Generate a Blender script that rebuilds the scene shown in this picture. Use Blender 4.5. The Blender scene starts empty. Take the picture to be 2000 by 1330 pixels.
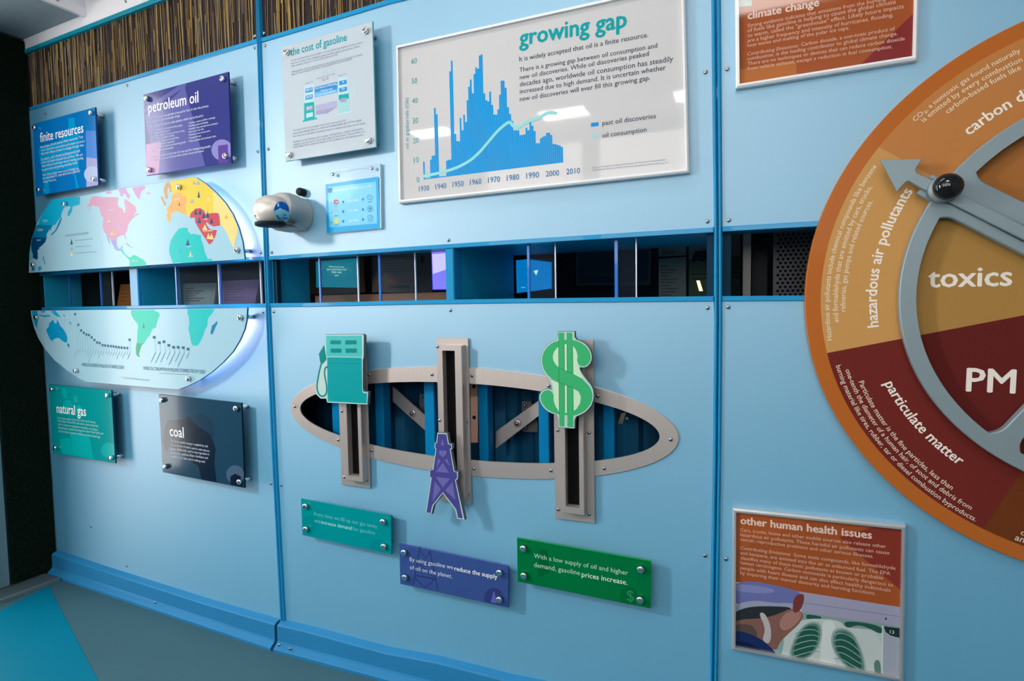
import bpy, math, random
import numpy as np
from mathutils import Matrix, Vector
from mathutils.geometry import tessellate_polygon

random.seed(7)
SC = bpy.context.scene
COL = SC.collection
sin, cos, pi = math.sin, math.cos, math.pi

# ------------------------------------------------------------------ camera
D = 1.5                                   # camera to the main wall, metres
FPX = 1122.2                              # focal length in pixels of a 2000 px wide frame
YAW, PITCH, ROLL = -.3841, -.0564, .0158
A1 = -.0665                               # the first bay is folded a little about the first joint


def rot(yaw, pitch, roll):
    cy, sy, cp, sp, cr, sr = cos(yaw), sin(yaw), cos(pitch), sin(pitch), cos(roll), sin(roll)
    Rr = np.array([[cr, -sr, 0], [sr, cr, 0], [0, 0, 1]])
    Rp = np.array([[1, 0, 0], [0, cp, -sp], [0, sp, cp]])
    Ry = np.array([[cy, 0, sy], [0, 1, 0], [-sy, 0, cy]])
    return np.array([[1, 0, 0], [0, 0, 1], [0, -1, 0]]) @ Ry @ Rp @ Rr


RM = rot(YAW, PITCH, ROLL)


def ray(px, py):
    return RM @ np.array([(px - 1000) / FPX, (py - 665) / FPX, 1.0])


_v = ray(556, 1280)
ZC = -(D - .045) * _v[2] / _v[1]          # camera height so that the kick plate meets the floor at z = 0
CAM = np.array([0, -D, ZC])

cd = bpy.data.cameras.new('camera')
cam = bpy.data.objects.new('camera', cd)
COL.objects.link(cam)
cd.sensor_fit = 'HORIZONTAL'
cd.sensor_width = 36
cd.lens = FPX / 2000 * 36
cd.clip_start = .02
mm = Matrix.Identity(4)
for i in range(3):
    mm[i][0], mm[i][1], mm[i][2], mm[i][3] = RM[i][0], -RM[i][1], -RM[i][2], CAM[i]
cam.matrix_world = mm
SC.camera = cam

# ------------------------------------------------------------------ exposure, world
SC.view_settings.view_transform = 'Standard'
SC.view_settings.look = 'None'
SC.view_settings.gamma = 1
SC.view_settings.use_curve_mapping = False
SC.view_settings.exposure = 0.62
W = bpy.data.worlds.new('world')
SC.world = W
W.use_nodes = True
W.node_tree.nodes['Background'].inputs[0].default_value = (1.0, .97, .93, 1)
nt_ = W.node_tree                          # daylight: the sky is brightest on the sun's side, to the left of the room
tc_, sx_, mr_ = nt_.nodes.new('ShaderNodeTexCoord'), nt_.nodes.new('ShaderNodeSeparateXYZ'), nt_.nodes.new('ShaderNodeMapRange')
mr_.inputs[1].default_value, mr_.inputs[2].default_value = -.85, -.45
mr_.inputs[3].default_value, mr_.inputs[4].default_value = 6.0, 3.3
nt_.links.new(tc_.outputs['Generated'], sx_.inputs[0])
nt_.links.new(sx_.outputs[0], mr_.inputs[0])
nt_.links.new(mr_.outputs[0], nt_.nodes['Background'].inputs[1])

# ------------------------------------------------------------------ frames of the wall bays
XJ = D * ray(522, 620)[0] / ray(522, 620)[1]
FR = {1: (XJ, A1), 2: (0.0, 0.0), 3: (0.0, 0.0)}


def L(k, px, py, d=0.0):
    """photo point -> (x, z) on the plane d in front of bay k, in that bay's own frame"""
    ox, a = FR[k]
    v = ray(px, py)
    c, s = cos(a), sin(a)
    cx, cy = CAM[0] - ox, CAM[1]
    lx, ly = c * cx + s * cy, -s * cx + c * cy
    vx, vy = c * v[0] + s * v[1], -s * v[0] + c * v[1]
    t = (-d - ly) / vy
    return (lx + t * vx, CAM[2] + t * v[2])


def LL(k, pts, d=0.0):
    return [L(k, x, y, d) for x, y in pts]


def FL(px, py, z=0.0):
    """photo point -> world point on the horizontal plane at height z"""
    v = ray(px, py)
    t = (z - CAM[2]) / v[2]
    return (CAM[0] + t * v[0], CAM[1] + t * v[1])


def Wd(k, x, y, z):
    ox, a = FR[k]
    return (ox + x * cos(a) - y * sin(a), x * sin(a) + y * cos(a), z)


class Zm:
    def __init__(s, ox, oy, sc):
        s.o = (ox, oy, sc)

    def __call__(s, *pts):
        if len(pts) == 1 and isinstance(pts[0], list):
            pts = pts[0]
        ox, oy, sc = s.o
        r = [(ox + x / sc, oy + y / sc) for x, y in pts]
        return r


# ------------------------------------------------------------------ materials
MATS = {}


def lin(h):
    h = h.lstrip('#')
    r = []
    for i in (0, 2, 4):
        c = int(h[i:i + 2], 16) / 255
        r.append(c / 12.92 if c <= .04045 else ((c + .055) / 1.055) ** 2.4)
    return r


def M(name, col, rough=.5, metal=0.0, coat=0.0, noise=0.0, nscale=8.0, emit=None, es=0.0, spec=.12, trans=0.0, ior=1.49,
      alpha=1.0, bump=0.0, stretch=None, coatr=.03, coati=1.5):
    if name in MATS:
        return MATS[name]
    m = bpy.data.materials.new(name)
    m.use_nodes = True
    nt = m.node_tree
    b = nt.nodes['Principled BSDF']
    c = lin(col) if isinstance(col, str) else list(col)
    b.inputs['Base Color'].default_value = (*c, 1)
    b.inputs['Roughness'].default_value = rough
    b.inputs['Metallic'].default_value = metal
    b.inputs['Coat Weight'].default_value = coat
    b.inputs['Coat IOR'].default_value = coati
    b.inputs['Coat Roughness'].default_value = coatr
    b.inputs['Specular IOR Level'].default_value = spec
    b.inputs['IOR'].default_value = ior
    b.inputs['Transmission Weight'].default_value = trans
    b.inputs['Alpha'].default_value = alpha
    if emit:
        e = lin(emit) if isinstance(emit, str) else list(emit)
        b.inputs['Emission Color'].default_value = (*e, 1)
        b.inputs['Emission Strength'].default_value = es
    if noise or bump:
        tc = nt.nodes.new('ShaderNodeTexCoord')
        mp = nt.nodes.new('ShaderNodeMapping')
        if stretch:
            mp.inputs['Scale'].default_value = stretch
        nz = nt.nodes.new('ShaderNodeTexNoise')
        nz.inputs['Scale'].default_value = nscale
        nz.inputs['Detail'].default_value = 4
        nt.links.new(tc.outputs['Object'], mp.inputs[0])
        nt.links.new(mp.outputs[0], nz.inputs['Vector'])
        if noise:
            mx = nt.nodes.new('ShaderNodeMix')
            mx.data_type = 'RGBA'
            mx.inputs[6].default_value = (*[max(0, x * (1 - noise)) for x in c], 1)
            mx.inputs[7].default_value = (*[min(1, x * (1 + noise)) for x in c], 1)
            nt.links.new(nz.outputs[0], mx.inputs[0])
            nt.links.new(mx.outputs[2], b.inputs['Base Color'])
        if bump:
            bp = nt.nodes.new('ShaderNodeBump')
            bp.inputs['Strength'].default_value = bump
            bp.inputs['Distance'].default_value = .002
            nt.links.new(nz.outputs[0], bp.inputs['Height'])
            nt.links.new(bp.outputs[0], b.inputs['Normal'])
    MATS[name] = m
    return m


# ------------------------------------------------------------------ mesh builder (bay frame: x along wall, y into wall, z up)
class MB:
    def __init__(s):
        s.v, s.f, s.mi, s.mats, s.sm = [], [], [], [], []

    def mid(s, mat):
        if mat not in s.mats:
            s.mats.append(mat)
        return s.mats.index(mat)

    def add(s, v, f, mat, smooth=False):
        o = len(s.v)
        s.v += [tuple(p) for p in v]
        i = s.mid(mat)
        for q in f:
            s.f.append([a + o for a in q])
            s.mi.append(i)
            s.sm.append(smooth)
        return s

    def flat(s, loop, y, mat, holes=()):
        """flat face at y facing the room (towards -y)"""
        loops = [loop] + list(holes)
        tri = tessellate_polygon([[Vector((p[0], p[1], 0)) for p in l] for l in loops])
        pts = [p for l in loops for p in l]
        fs = []
        for t in tri:
            a, b, c = (pts[i] for i in t)
            cr = (b[0] - a[0]) * (c[1] - a[1]) - (b[1] - a[1]) * (c[0] - a[0])
            fs.append(list(t) if cr > 0 else [t[0], t[2], t[1]])
        return s.add([(p[0], y, p[1]) for p in pts], fs, mat)

    def prism(s, loop, y0, y1, mat, holes=(), side=None, cham=0.0):
        """solid plate: front face at y0 (nearer the room), back at y1"""
        side = side or mat
        loop = ccw(loop)
        holes = [ccw(h)[::-1] for h in holes]
        fl = inset(loop, cham) if cham else loop
        s.flat(fl, y0, mat, holes)
        loops = [loop] + list(holes)
        pts = [p for l in loops for p in l]
        tri = tessellate_polygon([[Vector((p[0], p[1], 0)) for p in l] for l in loops])
        fs = []
        for t in tri:
            a, b, c = (pts[i] for i in t)
            cr = (b[0] - a[0]) * (c[1] - a[1]) - (b[1] - a[1]) * (c[0] - a[0])
            fs.append(list(t) if cr < 0 else [t[0], t[2], t[1]])
        s.add([(p[0], y1, p[1]) for p in pts], fs, side)
        for li, l in enumerate(loops):
            n = len(l)
            ys = y0 + (cham if li == 0 else 0)
            v = [(p[0], ys, p[1]) for p in l] + [(p[0], y1, p[1]) for p in l]
            s.add(v, [[(i + 1) % n, i, n + i, n + (i + 1) % n] for i in range(n)], side)
            if cham and li == 0:
                v = [(p[0], y0, p[1]) for p in fl] + [(p[0], ys, p[1]) for p in l]
                s.add(v, [[(i + 1) % n, i, n + i, n + (i + 1) % n] for i in range(n)], side)
        return s

    def box(s, x0, x1, y0, y1, z0, z1, mat):
        return s.prism([(x0, z0), (x1, z0), (x1, z1), (x0, z1)], y0, y1, mat)

    def cyl(s, cx, cz, prof, mat, n=20, smooth=True, sx=1.0):
        """turned about the y axis: prof = [(r, y), ...] from front to back"""
        v, f = [], []
        for r, y in prof:
            for i in range(n):
                a = 2 * pi * i / n
                v.append((cx + r * sx * cos(a), y, cz + r * sin(a)))
        for j in range(len(prof) - 1):
            for i in range(n):
                k = (i + 1) % n
                f.append([j * n + k, j * n + i, (j + 1) * n + i, (j + 1) * n + k])
        f.append(list(range(n)))
        f.append([(len(prof) - 1) * n + i for i in range(n)][::-1])
        return s.add(v, f, mat, smooth)

    def stroke(s, pts, w, y, mat, closed=False):
        """flat ribbon of width w along 2-d points"""
        n = len(pts)
        lft, rgt = [], []
        for i in range(n):
            a = pts[(i - 1) % n] if (closed or i > 0) else pts[i]
            b = pts[(i + 1) % n] if (closed or i < n - 1) else pts[i]
            dx, dz = b[0] - a[0], b[1] - a[1]
            l = math.hypot(dx, dz) or 1
            nx, nz = -dz / l * w / 2, dx / l * w / 2
            lft.append((pts[i][0] + nx, y, pts[i][1] + nz))
            rgt.append((pts[i][0] - nx, y, pts[i][1] - nz))
        m = n if closed else n - 1
        return s.add(lft + rgt, [[i, n + i, n + (i + 1) % n, (i + 1) % n] for i in range(m)], mat)

    def disc(s, cx, cz, r, y, mat, n=28, sx=1.0):
        return s.flat([(cx + r * sx * cos(2 * pi * i / n), cz + r * sin(2 * pi * i / n)) for i in range(n)], y, mat)

    def mesh(s, name, org=(0, 0, 0)):
        me = bpy.data.meshes.new(name)
        me.from_pydata([(a - org[0], b - org[1], c - org[2]) for a, b, c in s.v], [], s.f)
        for m in s.mats:
            me.materials.append(m)
        me.polygons.foreach_set('material_index', s.mi)
        me.polygons.foreach_set('use_smooth', s.sm)
        me.update()
        return me


def ccw(l):
    a = sum(l[i - 1][0] * l[i][1] - l[i][0] * l[i - 1][1] for i in range(len(l)))
    return list(l) if a > 0 else list(l)[::-1]


def inset(l, d):
    """move a counter-clockwise loop inwards by d"""
    n = len(l)
    r = []
    for i in range(n):
        a, b, c = l[i - 1], l[i], l[(i + 1) % n]
        e1 = (b[0] - a[0], b[1] - a[1])
        e2 = (c[0] - b[0], c[1] - b[1])
        l1, l2 = math.hypot(*e1) or 1e-9, math.hypot(*e2) or 1e-9
        n1, n2 = (-e1[1] / l1, e1[0] / l1), (-e2[1] / l2, e2[0] / l2)
        q = 1 + n1[0] * n2[0] + n1[1] * n2[1]
        q = max(q, .35)
        r.append((b[0] + d * (n1[0] + n2[0]) / q, b[1] + d * (n1[1] + n2[1]) / q))
    return r


def smooth_loop(p, it=2):
    for _ in range(it):
        q = []
        for i in range(len(p)):
            a, b = p[i], p[(i + 1) % len(p)]
            q += [(a[0] * .75 + b[0] * .25, a[1] * .75 + b[1] * .25), (a[0] * .25 + b[0] * .75, a[1] * .25 + b[1] * .75)]
        p = q
    return p


def smooth_path(p, it=2):
    for _ in range(it):
        q = [p[0]]
        for i in range(len(p) - 1):
            a, b = p[i], p[i + 1]
            q += [(a[0] * .75 + b[0] * .25, a[1] * .75 + b[1] * .25), (a[0] * .25 + b[0] * .75, a[1] * .25 + b[1] * .75)]
        q.append(p[-1])
        p = q
    return p


# ------------------------------------------------------------------ things and parts
def props(o, label=None, cat=None, group=None, kind=None):
    for k, v in (('label', label), ('category', cat), ('group', group), ('kind', kind)):
        if v:
            o[k] = v
    return o


class T:
    """a thing: an Empty on bay k, at (x, y, z) of that bay's frame"""

    def __init__(s, name, label, cat, k, x, y, z, group=None, kind=None):
        s.k, s.o = k, (x, y, z)
        e = bpy.data.objects.new(name, None)
        e.empty_display_size = .05
        COL.objects.link(e)
        e.location = Wd(k, x, y, z)
        e.rotation_euler = (0, 0, FR[k][1])
        props(e, label, cat, group, kind)
        s.e = e

    def part(s, name, mb, parent=None, label=None, kind=None):
        if not mb.v:
            return None
        o = bpy.data.objects.new(name, mb.mesh(name, s.o))
        COL.objects.link(o)
        o.parent = parent or s.e
        props(o, label, kind=kind)
        return o

    def inst(s, name, me, x, y, z, parent=None, rot=None):
        o = bpy.data.objects.new(name, me)
        COL.objects.link(o)
        o.parent = parent or s.e
        o.location = (x - s.o[0], y - s.o[1], z - s.o[2])
        if rot:
            o.rotation_euler = rot
        return o


def solid(name, mb, k, label=None, cat=None, group=None, kind=None, org=None):
    """a thing that is one mesh"""
    if org is None:
        c = np.array(mb.v)
        org = ((c[:, 0].min() + c[:, 0].max()) / 2, (c[:, 1].min() + c[:, 1].max()) / 2, c[:, 2].min())
    o = bpy.data.objects.new(name, mb.mesh(name, org))
    COL.objects.link(o)
    o.location = Wd(k, *org)
    o.rotation_euler = (0, 0, FR[k][1])
    return props(o, label, cat, group, kind)


# ------------------------------------------------------------------ lettering
TC = {}


def glyphs(s, bold=0.0, shear=0.0):
    key = (s, bold, shear)
    if key not in TC:
        cu = bpy.data.curves.new('lettering', 'FONT')
        cu.body = s
        cu.resolution_u = 2
        cu.shear = shear
        cu.fill_mode = 'FRONT'
        ob = bpy.data.objects.new('lettering', cu)
        me = ob.to_mesh()
        v = [(p.co.x, p.co.y, 0) for p in me.vertices]
        f = [list(p.vertices) for p in me.polygons]
        ob.to_mesh_clear()
        bpy.data.objects.remove(ob)
        bpy.data.curves.remove(cu)
        if bold:
            v0, f0 = v, f
            v, f = [], []
            for n_, (ox, oy) in enumerate(((-bold, 0), (bold, 0), (0, bold * .7), (0, -bold * .7))):
                f += [[i + len(v) for i in q] for q in f0]
                v = v + [(x + ox, y + oy, n_) for x, y, _ in v0]
        TC[key] = (v, f)
    return TC[key]


def put_faces(mb, v2, f, y, mat):
    ff = []
    for q in f:
        a, b, c = v2[q[0]], v2[q[1]], v2[q[2]]
        cr = (b[0] - a[0]) * (c[1] - a[1]) - (b[1] - a[1]) * (c[0] - a[0])
        ff.append(q if cr > 0 else q[::-1])
    mb.add([(p[0], y - p[2] * .00002, p[1]) for p in v2], ff, mat)


def line(mb, s, a, b, y, mat, bold=0.0, shear=0.0, h=1.0):
    """one line of lettering whose baseline runs from a to b (bay-frame points)"""
    v, f = glyphs(s, bold, shear)
    if not v:
        return
    x0, x1 = min(p[0] for p in v), max(p[0] for p in v)
    dx, dz = b[0] - a[0], b[1] - a[1]
    ln = math.hypot(dx, dz)
    ux, uz = dx / ln, dz / ln
    sc = ln / (x1 - x0)
    v2 = [(a[0] + (p[0] - x0) * sc * ux - p[1] * sc * h * uz, a[1] + (p[0] - x0) * sc * uz + p[1] * sc * h * ux, p[2]) for p in v]
    put_faces(mb, v2, f, y, mat)


def lines(mb, k, d, rows, mat, bold=0.0, shear=0.0, h=1.0):
    for s, a, b in rows:
        line(mb, s, L(k, *a, d), L(k, *b, d), -d, mat, bold, shear, h)


def arc_line(mb, s, c, a, b, y, mat, out=True, bold=0.0, h=1.0, sub=None):
    """lettering bent round centre c; baseline from a to b; sub = the first part of s that ends at b"""
    v, f = glyphs(s, bold)
    x0, x1 = min(p[0] for p in v), max(p[0] for p in v)
    xe = x1 if sub is None else max(p[0] for p in glyphs(sub, bold)[0])
    ra, rb = math.dist(a, c), math.dist(b, c)
    ta, tb = math.atan2(a[1] - c[1], a[0] - c[0]), math.atan2(b[1] - c[1], b[0] - c[0])
    if tb - ta > pi:
        tb -= 2 * pi
    if ta - tb > pi:
        tb += 2 * pi
    sc = abs(tb - ta) * (ra + rb) / 2 / (xe - x0)
    v2 = []
    for p in v:
        u = (p[0] - x0) / (xe - x0)
        t = ta + (tb - ta) * u
        r = ra + (rb - ra) * u + (1 if out else -1) * p[1] * sc * h
        v2.append((c[0] + r * cos(t), c[1] + r * sin(t), p[2]))
    put_faces(mb, v2, f, y, mat)


def fit_circle(pts):
    p = np.array(pts)
    A = np.c_[2 * p[:, 0], 2 * p[:, 1], np.ones(len(p))]
    s = np.linalg.lstsq(A, (p ** 2).sum(1), rcond=None)[0]
    return (float(s[0]), float(s[1])), math.sqrt(s[2] + s[0] ** 2 + s[1] ** 2)
# ------------------------------------------------------------------ shared materials
wallblue = M('wall_laminate', (.04, .32, .53), .55, coat=1.0, coatr=.62, coati=2.35, spec=.5, ior=2.0, noise=.03, nscale=2)
railblue = M('blue_trim_paint', (.012, .26, .52), .3, coat=.3, noise=.05)
kickblue = M('kick_plate_paint', (.022, .20, .42), .5, noise=.06, nscale=5)
darkgap = M('dark_gap', (.004, .03, .06), .7)
steel = M('brushed_steel', (.54, .48, .45), .4, metal=.65, noise=.08, nscale=3, stretch=(1, 1, 60))
steelx = M('brushed_steel_ring', (.66, .58, .54), .42, metal=.85, noise=.05, nscale=4, stretch=(60, 1, 1))
chrome = M('polished_steel', (.8, .8, .8), .16, metal=1, noise=.02)
nickel = M('screw_steel', (.36, .38, .40), .25, metal=1, noise=.03)
blackrub = M('black_brush', (.004, .004, .005), .9, noise=.3, nscale=60)
white = M('white_paint', (.80, .79, .82), .45, noise=.02)
softwhite = M('white_soffit', (.74, .74, .80), .5, noise=.02)
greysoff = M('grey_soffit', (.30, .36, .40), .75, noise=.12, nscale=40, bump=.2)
reedbase = M('reed_backing_dark', (.030, .022, .022), .7, noise=.6, nscale=6, stretch=(12, 1, 1))  # dark streaked backing behind the stalks
darkroom = M('dark_room_paint', (.004, .010, .018), .7, noise=.2)
linerblue = M('recess_paint', (.015, .36, .56), .4, noise=.06)


def rect(x0, z0, x1, z1):
    return [(x0, z0), (x1, z0), (x1, z1), (x0, z1)]


# ------------------------------------------------------------------ photo measurements of the shell
J1L = [(502, 0), (503.6, 82), (508.8, 260), (512.4, 371), (516.3, 480), (521, 620), (530, 840), (536, 960), (549, 1210)]
J1R = [(507.7, 0), (511, 82), (517, 260), (520.5, 371), (525, 480), (530, 620), (540, 840), (545.5, 960), (559, 1212)]
J2L = [(1389.3, 0), (1390.3, 120), (1394.4, 430), (1395, 625), (1392.5, 900), (1386.9, 1210), (1385, 1330)]
J2R = [(1408, 0), (1409, 120), (1411, 430), (1411, 625), (1408.5, 900), (1404, 1210), (1402, 1330)]
XL = -1.393                               # left end of bay 1 (its own frame)
XR = 1.5                                  # right end of bay 3
ZTOP = 2.061
ZREED = 2.298
ZCEIL = 2.75


def Lj(k, pts):
    return [L(k, *p) for p in pts]


def between(pts, y0, y1):
    return [p for p in pts if y0 < p[1] < y1]


# screws shared by all the sheets
_s = MB()
_s.cyl(0, 0, [(.0012, -.0034), (.0034, -.0034), (.005, -.0016), (.0054, 0)], nickel, 16)
_s.cyl(0, 0, [(.0012, -.0036), (.0014, -.0035)], darkgap, 6, False)
SCREW = _s.mesh('screw')


def screws_on(obj, k, pts, d=0.0, sc=1.0):
    """screws as parts of a one-mesh thing standing on bay k"""
    for p in pts:
        x, z = L(k, *p, d)
        o = bpy.data.objects.new('screw', SCREW)
        COL.objects.link(o)
        o.parent = obj
        mw = Matrix.Translation(obj.location) @ obj.rotation_euler.to_matrix().to_4x4()
        o.location = mw.inverted() @ Vector(Wd(k, x, -d, z))
        o.rotation_euler = (0, random.uniform(0, 3), 0)
        o.scale = (sc, 1, sc)


def sheet(k, loop, pts, holes=(), mat=None):
    mb = MB().prism(loop, 0, .012, mat or wallblue, holes, cham=0.0)
    o = solid('wall_back', mb, k, kind='structure')
    screws_on(o, k, pts)
    return o


# slot lines: upper edge of the opening's rail and lower edge, per bay
S1T, S1B = [(516, 501), (480, 502.8)], [(100.5, 605.6), (520, 599.7)]
S2T = [(525.5, 500.6), (600, 495.4), (820, 480.6), (940, 472.5), (1000, 468.7), (1394, 444)]
S2B = [(529, 599.5), (600, 599), (820, 594.5), (1000, 592), (1394, 588.4)]
S3T, S3B = [(1411, 442.6), (1600, 431.7)], [(1410.5, 588.4), (1576, 587.5)]
K1 = [(114, 1074.7), (200, 1103), (260, 1122), (420, 1172.3), (548, 1209)]
K2 = [(559, 1211), (600, 1220), (760, 1262.5), (860, 1280.5), (960, 1305.5), (1000, 1316), (1070, 1330)]

z1t, z1b = L(1, 480, 502.8)[1], L(1, 100.5, 605.6)[1]
z3t, z3b = L(3, 1600, 431.7)[1], L(3, 1576, 587.5)[1]
xj2l, xj2r = L(2, 1394.5, 600)[0], L(3, 1411, 600)[0]
zk1l, zk2r = L(1, *K1[0])[1], L(2, *K2[-1])[1]

# bay 1
sheet(1, [(XL - .03, z1t)] + Lj(1, S1T[::-1]) + Lj(1, [(516.3, 480), (512.4, 371), (508.8, 260), (503.6, 84.5)]) + Lj(1, [(160, 186.2), (59.5, 216)]) + [(XL - .03, L(1, 59.5, 216)[1])],
      [(497, 94), (248.4, 167), (504, 296), (509.5, 493.5), (90, 222)])
sheet(1, [(XL - .03, zk1l - .03)] + [(x, z - .03) for x, z in Lj(1, K1)] + Lj(1, [(548.5, 1209), (536, 960), (530, 840), (521, 620), (520, 599.7)]) + Lj(1, [(100.5, 605.6)]) + [(XL - .03, z1b)],
      [(513.8, 609.5), (529.7, 944.5), (178, 1028), (248, 1105)])
# bay 2
top2 = L(2, 760, 9)[1]
sheet(2, Lj(2, S2T) + Lj(2, [(1394.4, 430), (1390.3, 120), (1389.3, 0)]) + [(L(2, 1388, -60)[0], ZTOP)] + Lj(2, [(760, 9), (560, 69.5), (511, 84)]) + Lj(2, [(517, 260), (520.5, 371), (525, 480)]),
      [(517.5, 89), (524, 291), (531, 493), (876, 469), (1381.6, 432.5), (1378, 141)])

ECX, ECZ, EA, EB = -.7815, .8345, .6300, .1603
EROT = -.010


def ell(a, b, n=72, cx=ECX, cz=ECZ, r=EROT):
    o = []
    for i in range(n):
        t = 2 * pi * i / n
        x, z = a * cos(t), b * sin(t)
        o.append((cx + x * cos(r) - z * sin(r), cz + x * sin(r) + z * cos(r)))
    return o


sheet(2, [(x, z - .03) for x, z in Lj(2, K2)] + [(L(2, 1385, 1330)[0], zk2r - .03)] + Lj(2, [(1386.9, 1210), (1392.5, 900), (1395, 625)]) + Lj(2, S2B[::-1]) + Lj(2, [(540, 840), (545.5, 960), (558.5, 1211)]),
      [(535, 609), (549.8, 947.5), (879.7, 606), (1382, 601.5), (1377, 1085)], holes=[ell(EA - .022, EB - .022)])
# bay 3
sheet(3, Lj(3, S3T) + [(XR, z3t), (XR, ZTOP), (L(3, 1407, -60)[0], ZTOP)] + Lj(3, [(1408, 0), (1409, 120), (1411, 430)]),
      [(1420.5, 135), (1423.5, 430)])
sheet(3, [L(3, 1402, 1330), (L(3, 1402, 1330)[0], .10), (XR, .10), (XR, z3b)] + Lj(3, S3B[::-1]) + Lj(3, [(1411, 625), (1408.5, 900), (1404, 1210)]),
      [(1422.5, 600), (1418, 1092)])

# ------------------------------------------------------------------ vertical joints: twin-ribbed blue posts
NT = [0]


def trim_name():
    NT[0] += 1
    return 'trim_%d' % NT[0]


PROF = [(0, .012), (.03, -.002), (.12, -.0065), (.24, -.008), (.36, -.0065), (.45, -.002), (.47, .006), (.53, .006), (.55, -.002), (.64, -.0065), (.76, -.008), (.88, -.0065), (.97, -.002), (1, .012)]


def joint(k, lf, rt, ztop):
    a, b = Lj(k, lf), Lj(k, rt)
    a = [(a[0][0] + (a[0][0] - a[1][0]) * .3, ztop)] + a + [(a[-1][0], 0)]
    b = [(b[0][0] + (b[0][0] - b[1][0]) * .3, ztop)] + b + [(b[-1][0], 0)]
    v, f = [], []
    n = len(PROF)
    for p, q in zip(a, b):
        for u, y in PROF:
            v.append((p[0] + (q[0] - p[0]) * u, y, p[1] + (q[1] - p[1]) * u))
    for i in range(len(a) - 1):
        for j in range(n - 1):
            f.append([i * n + j, (i + 1) * n + j, (i + 1) * n + j + 1, i * n + j + 1])
    mb = MB()
    mats = [railblue] * (n - 1)
    for q in f:
        pass
    mb.add(v, f, railblue)
    solid(trim_name(), mb, k, kind='structure')


joint(2, J1L, J1R, 2.30)
joint(2, J2L, J2R, 2.30)


for _k, _x in ((2, L(2, 526, 620)[0]), (2, L(2, 1403, 620)[0])):
    solid(trim_name(), MB().box(_x - .028, _x + .028, .0125, .03, .0, 2.05, darkgap), _k, kind='structure')  # added dark backing, hides gaps and stops light leaking through the joints


def rail(k, pts, dz, y0=-.004, y1=.03):
    """blue rail along the slot: pts = sheet edge (bay frame), dz = thickness towards the opening"""
    lo = [(x, z + dz) for x, z in pts]
    mb = MB().prism(pts + lo[::-1], y0, y1, railblue, cham=.0012)
    solid(trim_name(), mb, k, kind='structure')


R = .0125
rail(1, [(XL, z1t), L(1, 480, 502.8), L(1, 516.5, 501)], -R)
rail(1, [(XL, z1b), L(1, 100.5, 605.6), L(1, 520.5, 599.7)], R)
rail(2, Lj(2, S2T), -R)
rail(2, Lj(2, S2B), R)
rail(3, Lj(3, S3T) + [(XR, z3t)], -R)
rail(3, Lj(3, S3B) + [(XR, z3b)], R)
# rails under the reed band and along its top
rail(1, Lj(1, [(59.5, 216), (160, 186.2), (503, 84.6)]), .014)
rail(2, Lj(2, [(511, 83.6), (560, 69.5), (760, 9)]) + [(xj2l, ZTOP)], .014)
rail(3, [(xj2r, ZTOP), (XR, ZTOP)], .014)
tealtrim = M('teal_trim_paint', (.0, .25, .36), .35, noise=.05)
for k, xa, xb in ((1, XL, .0), (2, XJ, xj2l), (3, xj2r, XR)):
    mb = MB().prism(rect(xa, ZREED, xb, ZREED + .017), -.010, .03, tealtrim, cham=.003)
    solid(trim_name(), mb, k, kind='structure')

# posts standing inside the long slot
for k, pl, pr in ((1, (255, 560), (271, 560)), (2, (871, 540), (887.5, 540))):
    x0, x1 = L(k, *pl)[0], L(k, *pr)[0]
    zt = L(k, pl[0], 483 if k == 2 else 517)[1]
    zb = L(k, pl[0], 592 if k == 2 else 601)[1]
    mb = MB().prism(rect(x0, zb + .004, x1, zt - .004), -.003, .05, railblue, cham=.003)
    solid(trim_name(), mb, k, kind='structure')

# ------------------------------------------------------------------ reed band above the sheets
REEDC = [(.36, .235, .08), (.22, .14, .05), (.38, .29, .14), (.13, .08, .035), (.15, .12, .10), (.09, .065, .06), (.22, .18, .14), (.06, .042, .045), (.36, .235, .065)]
REEDM = [M('reed_stalk_%s' % 'abcdefghi'[i], c, .6, noise=.25, nscale=30) for i, c in enumerate(REEDC)]


def reeds(k, x0, x1, z0, z1, label):
    t = T('reed_panel', label, 'wall panel', k, (x0 + x1) / 2, .0, z0)
    b = MB().box(x0 - (.03 if k == 1 else 0), x1, .008, .016, z0 - .012, z1 + .004, reedbase)
    t.part('backing', b)
    mb = MB()
    n = int((x1 - x0) / .0032)
    rnd = random.Random(k * 11)
    for i in range(n):
        x = x0 + .004 + (x1 - x0 - .008) * rnd.random()
        w = rnd.choice((.0014, .0018, .0024, .003, .004))
        lo = z0 - .008 if rnd.random() < .55 else z0 + rnd.random() * (z1 - z0) * .7
        hi = z1 if rnd.random() < .5 else lo + (.35 + .65 * rnd.random()) * (z1 - lo)
        tl = rnd.gauss(0, .012)
        if abs(tl) > .04:
            tl = 0
        xb, xt = x, min(max(x + tl * (hi - lo) * 2, x0 + .003), x1 - .003)
        y = .0075 - rnd.random() * .006
        m = REEDM[int(rnd.random() * len(REEDM))]
        v = [(xb - w / 2, y, lo), (xb, y - w * .5, lo), (xb + w / 2, y, lo), (xt - w / 2, y, hi), (xt, y - w * .5, hi), (xt + w / 2, y, hi)]
        mb.add(v, [[0, 1, 4, 3], [1, 2, 5, 4]], m, True)
    t.part('reed_stalks', mb, kind='stuff')
    return t


zr = ZTOP + .016
r1 = reeds(1, XL + .002, -.012, zr, ZREED, 'dark reed panel above the finite resources and petroleum oil signs')
r2 = reeds(2, XJ + .014, xj2l - .004, zr, ZREED, 'dark reed panel above the cost of gasoline sign')
reeds(3, xj2r + .004, XR, zr, ZREED, 'dark reed panel above the climate change poster')
for t, k, p in ((r1, 1, (498, 71)), (r2, 2, (516.5, 65))):
    x, z = L(k, *p)
    t.inst('screw', SCREW, x, -.001, z)

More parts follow.
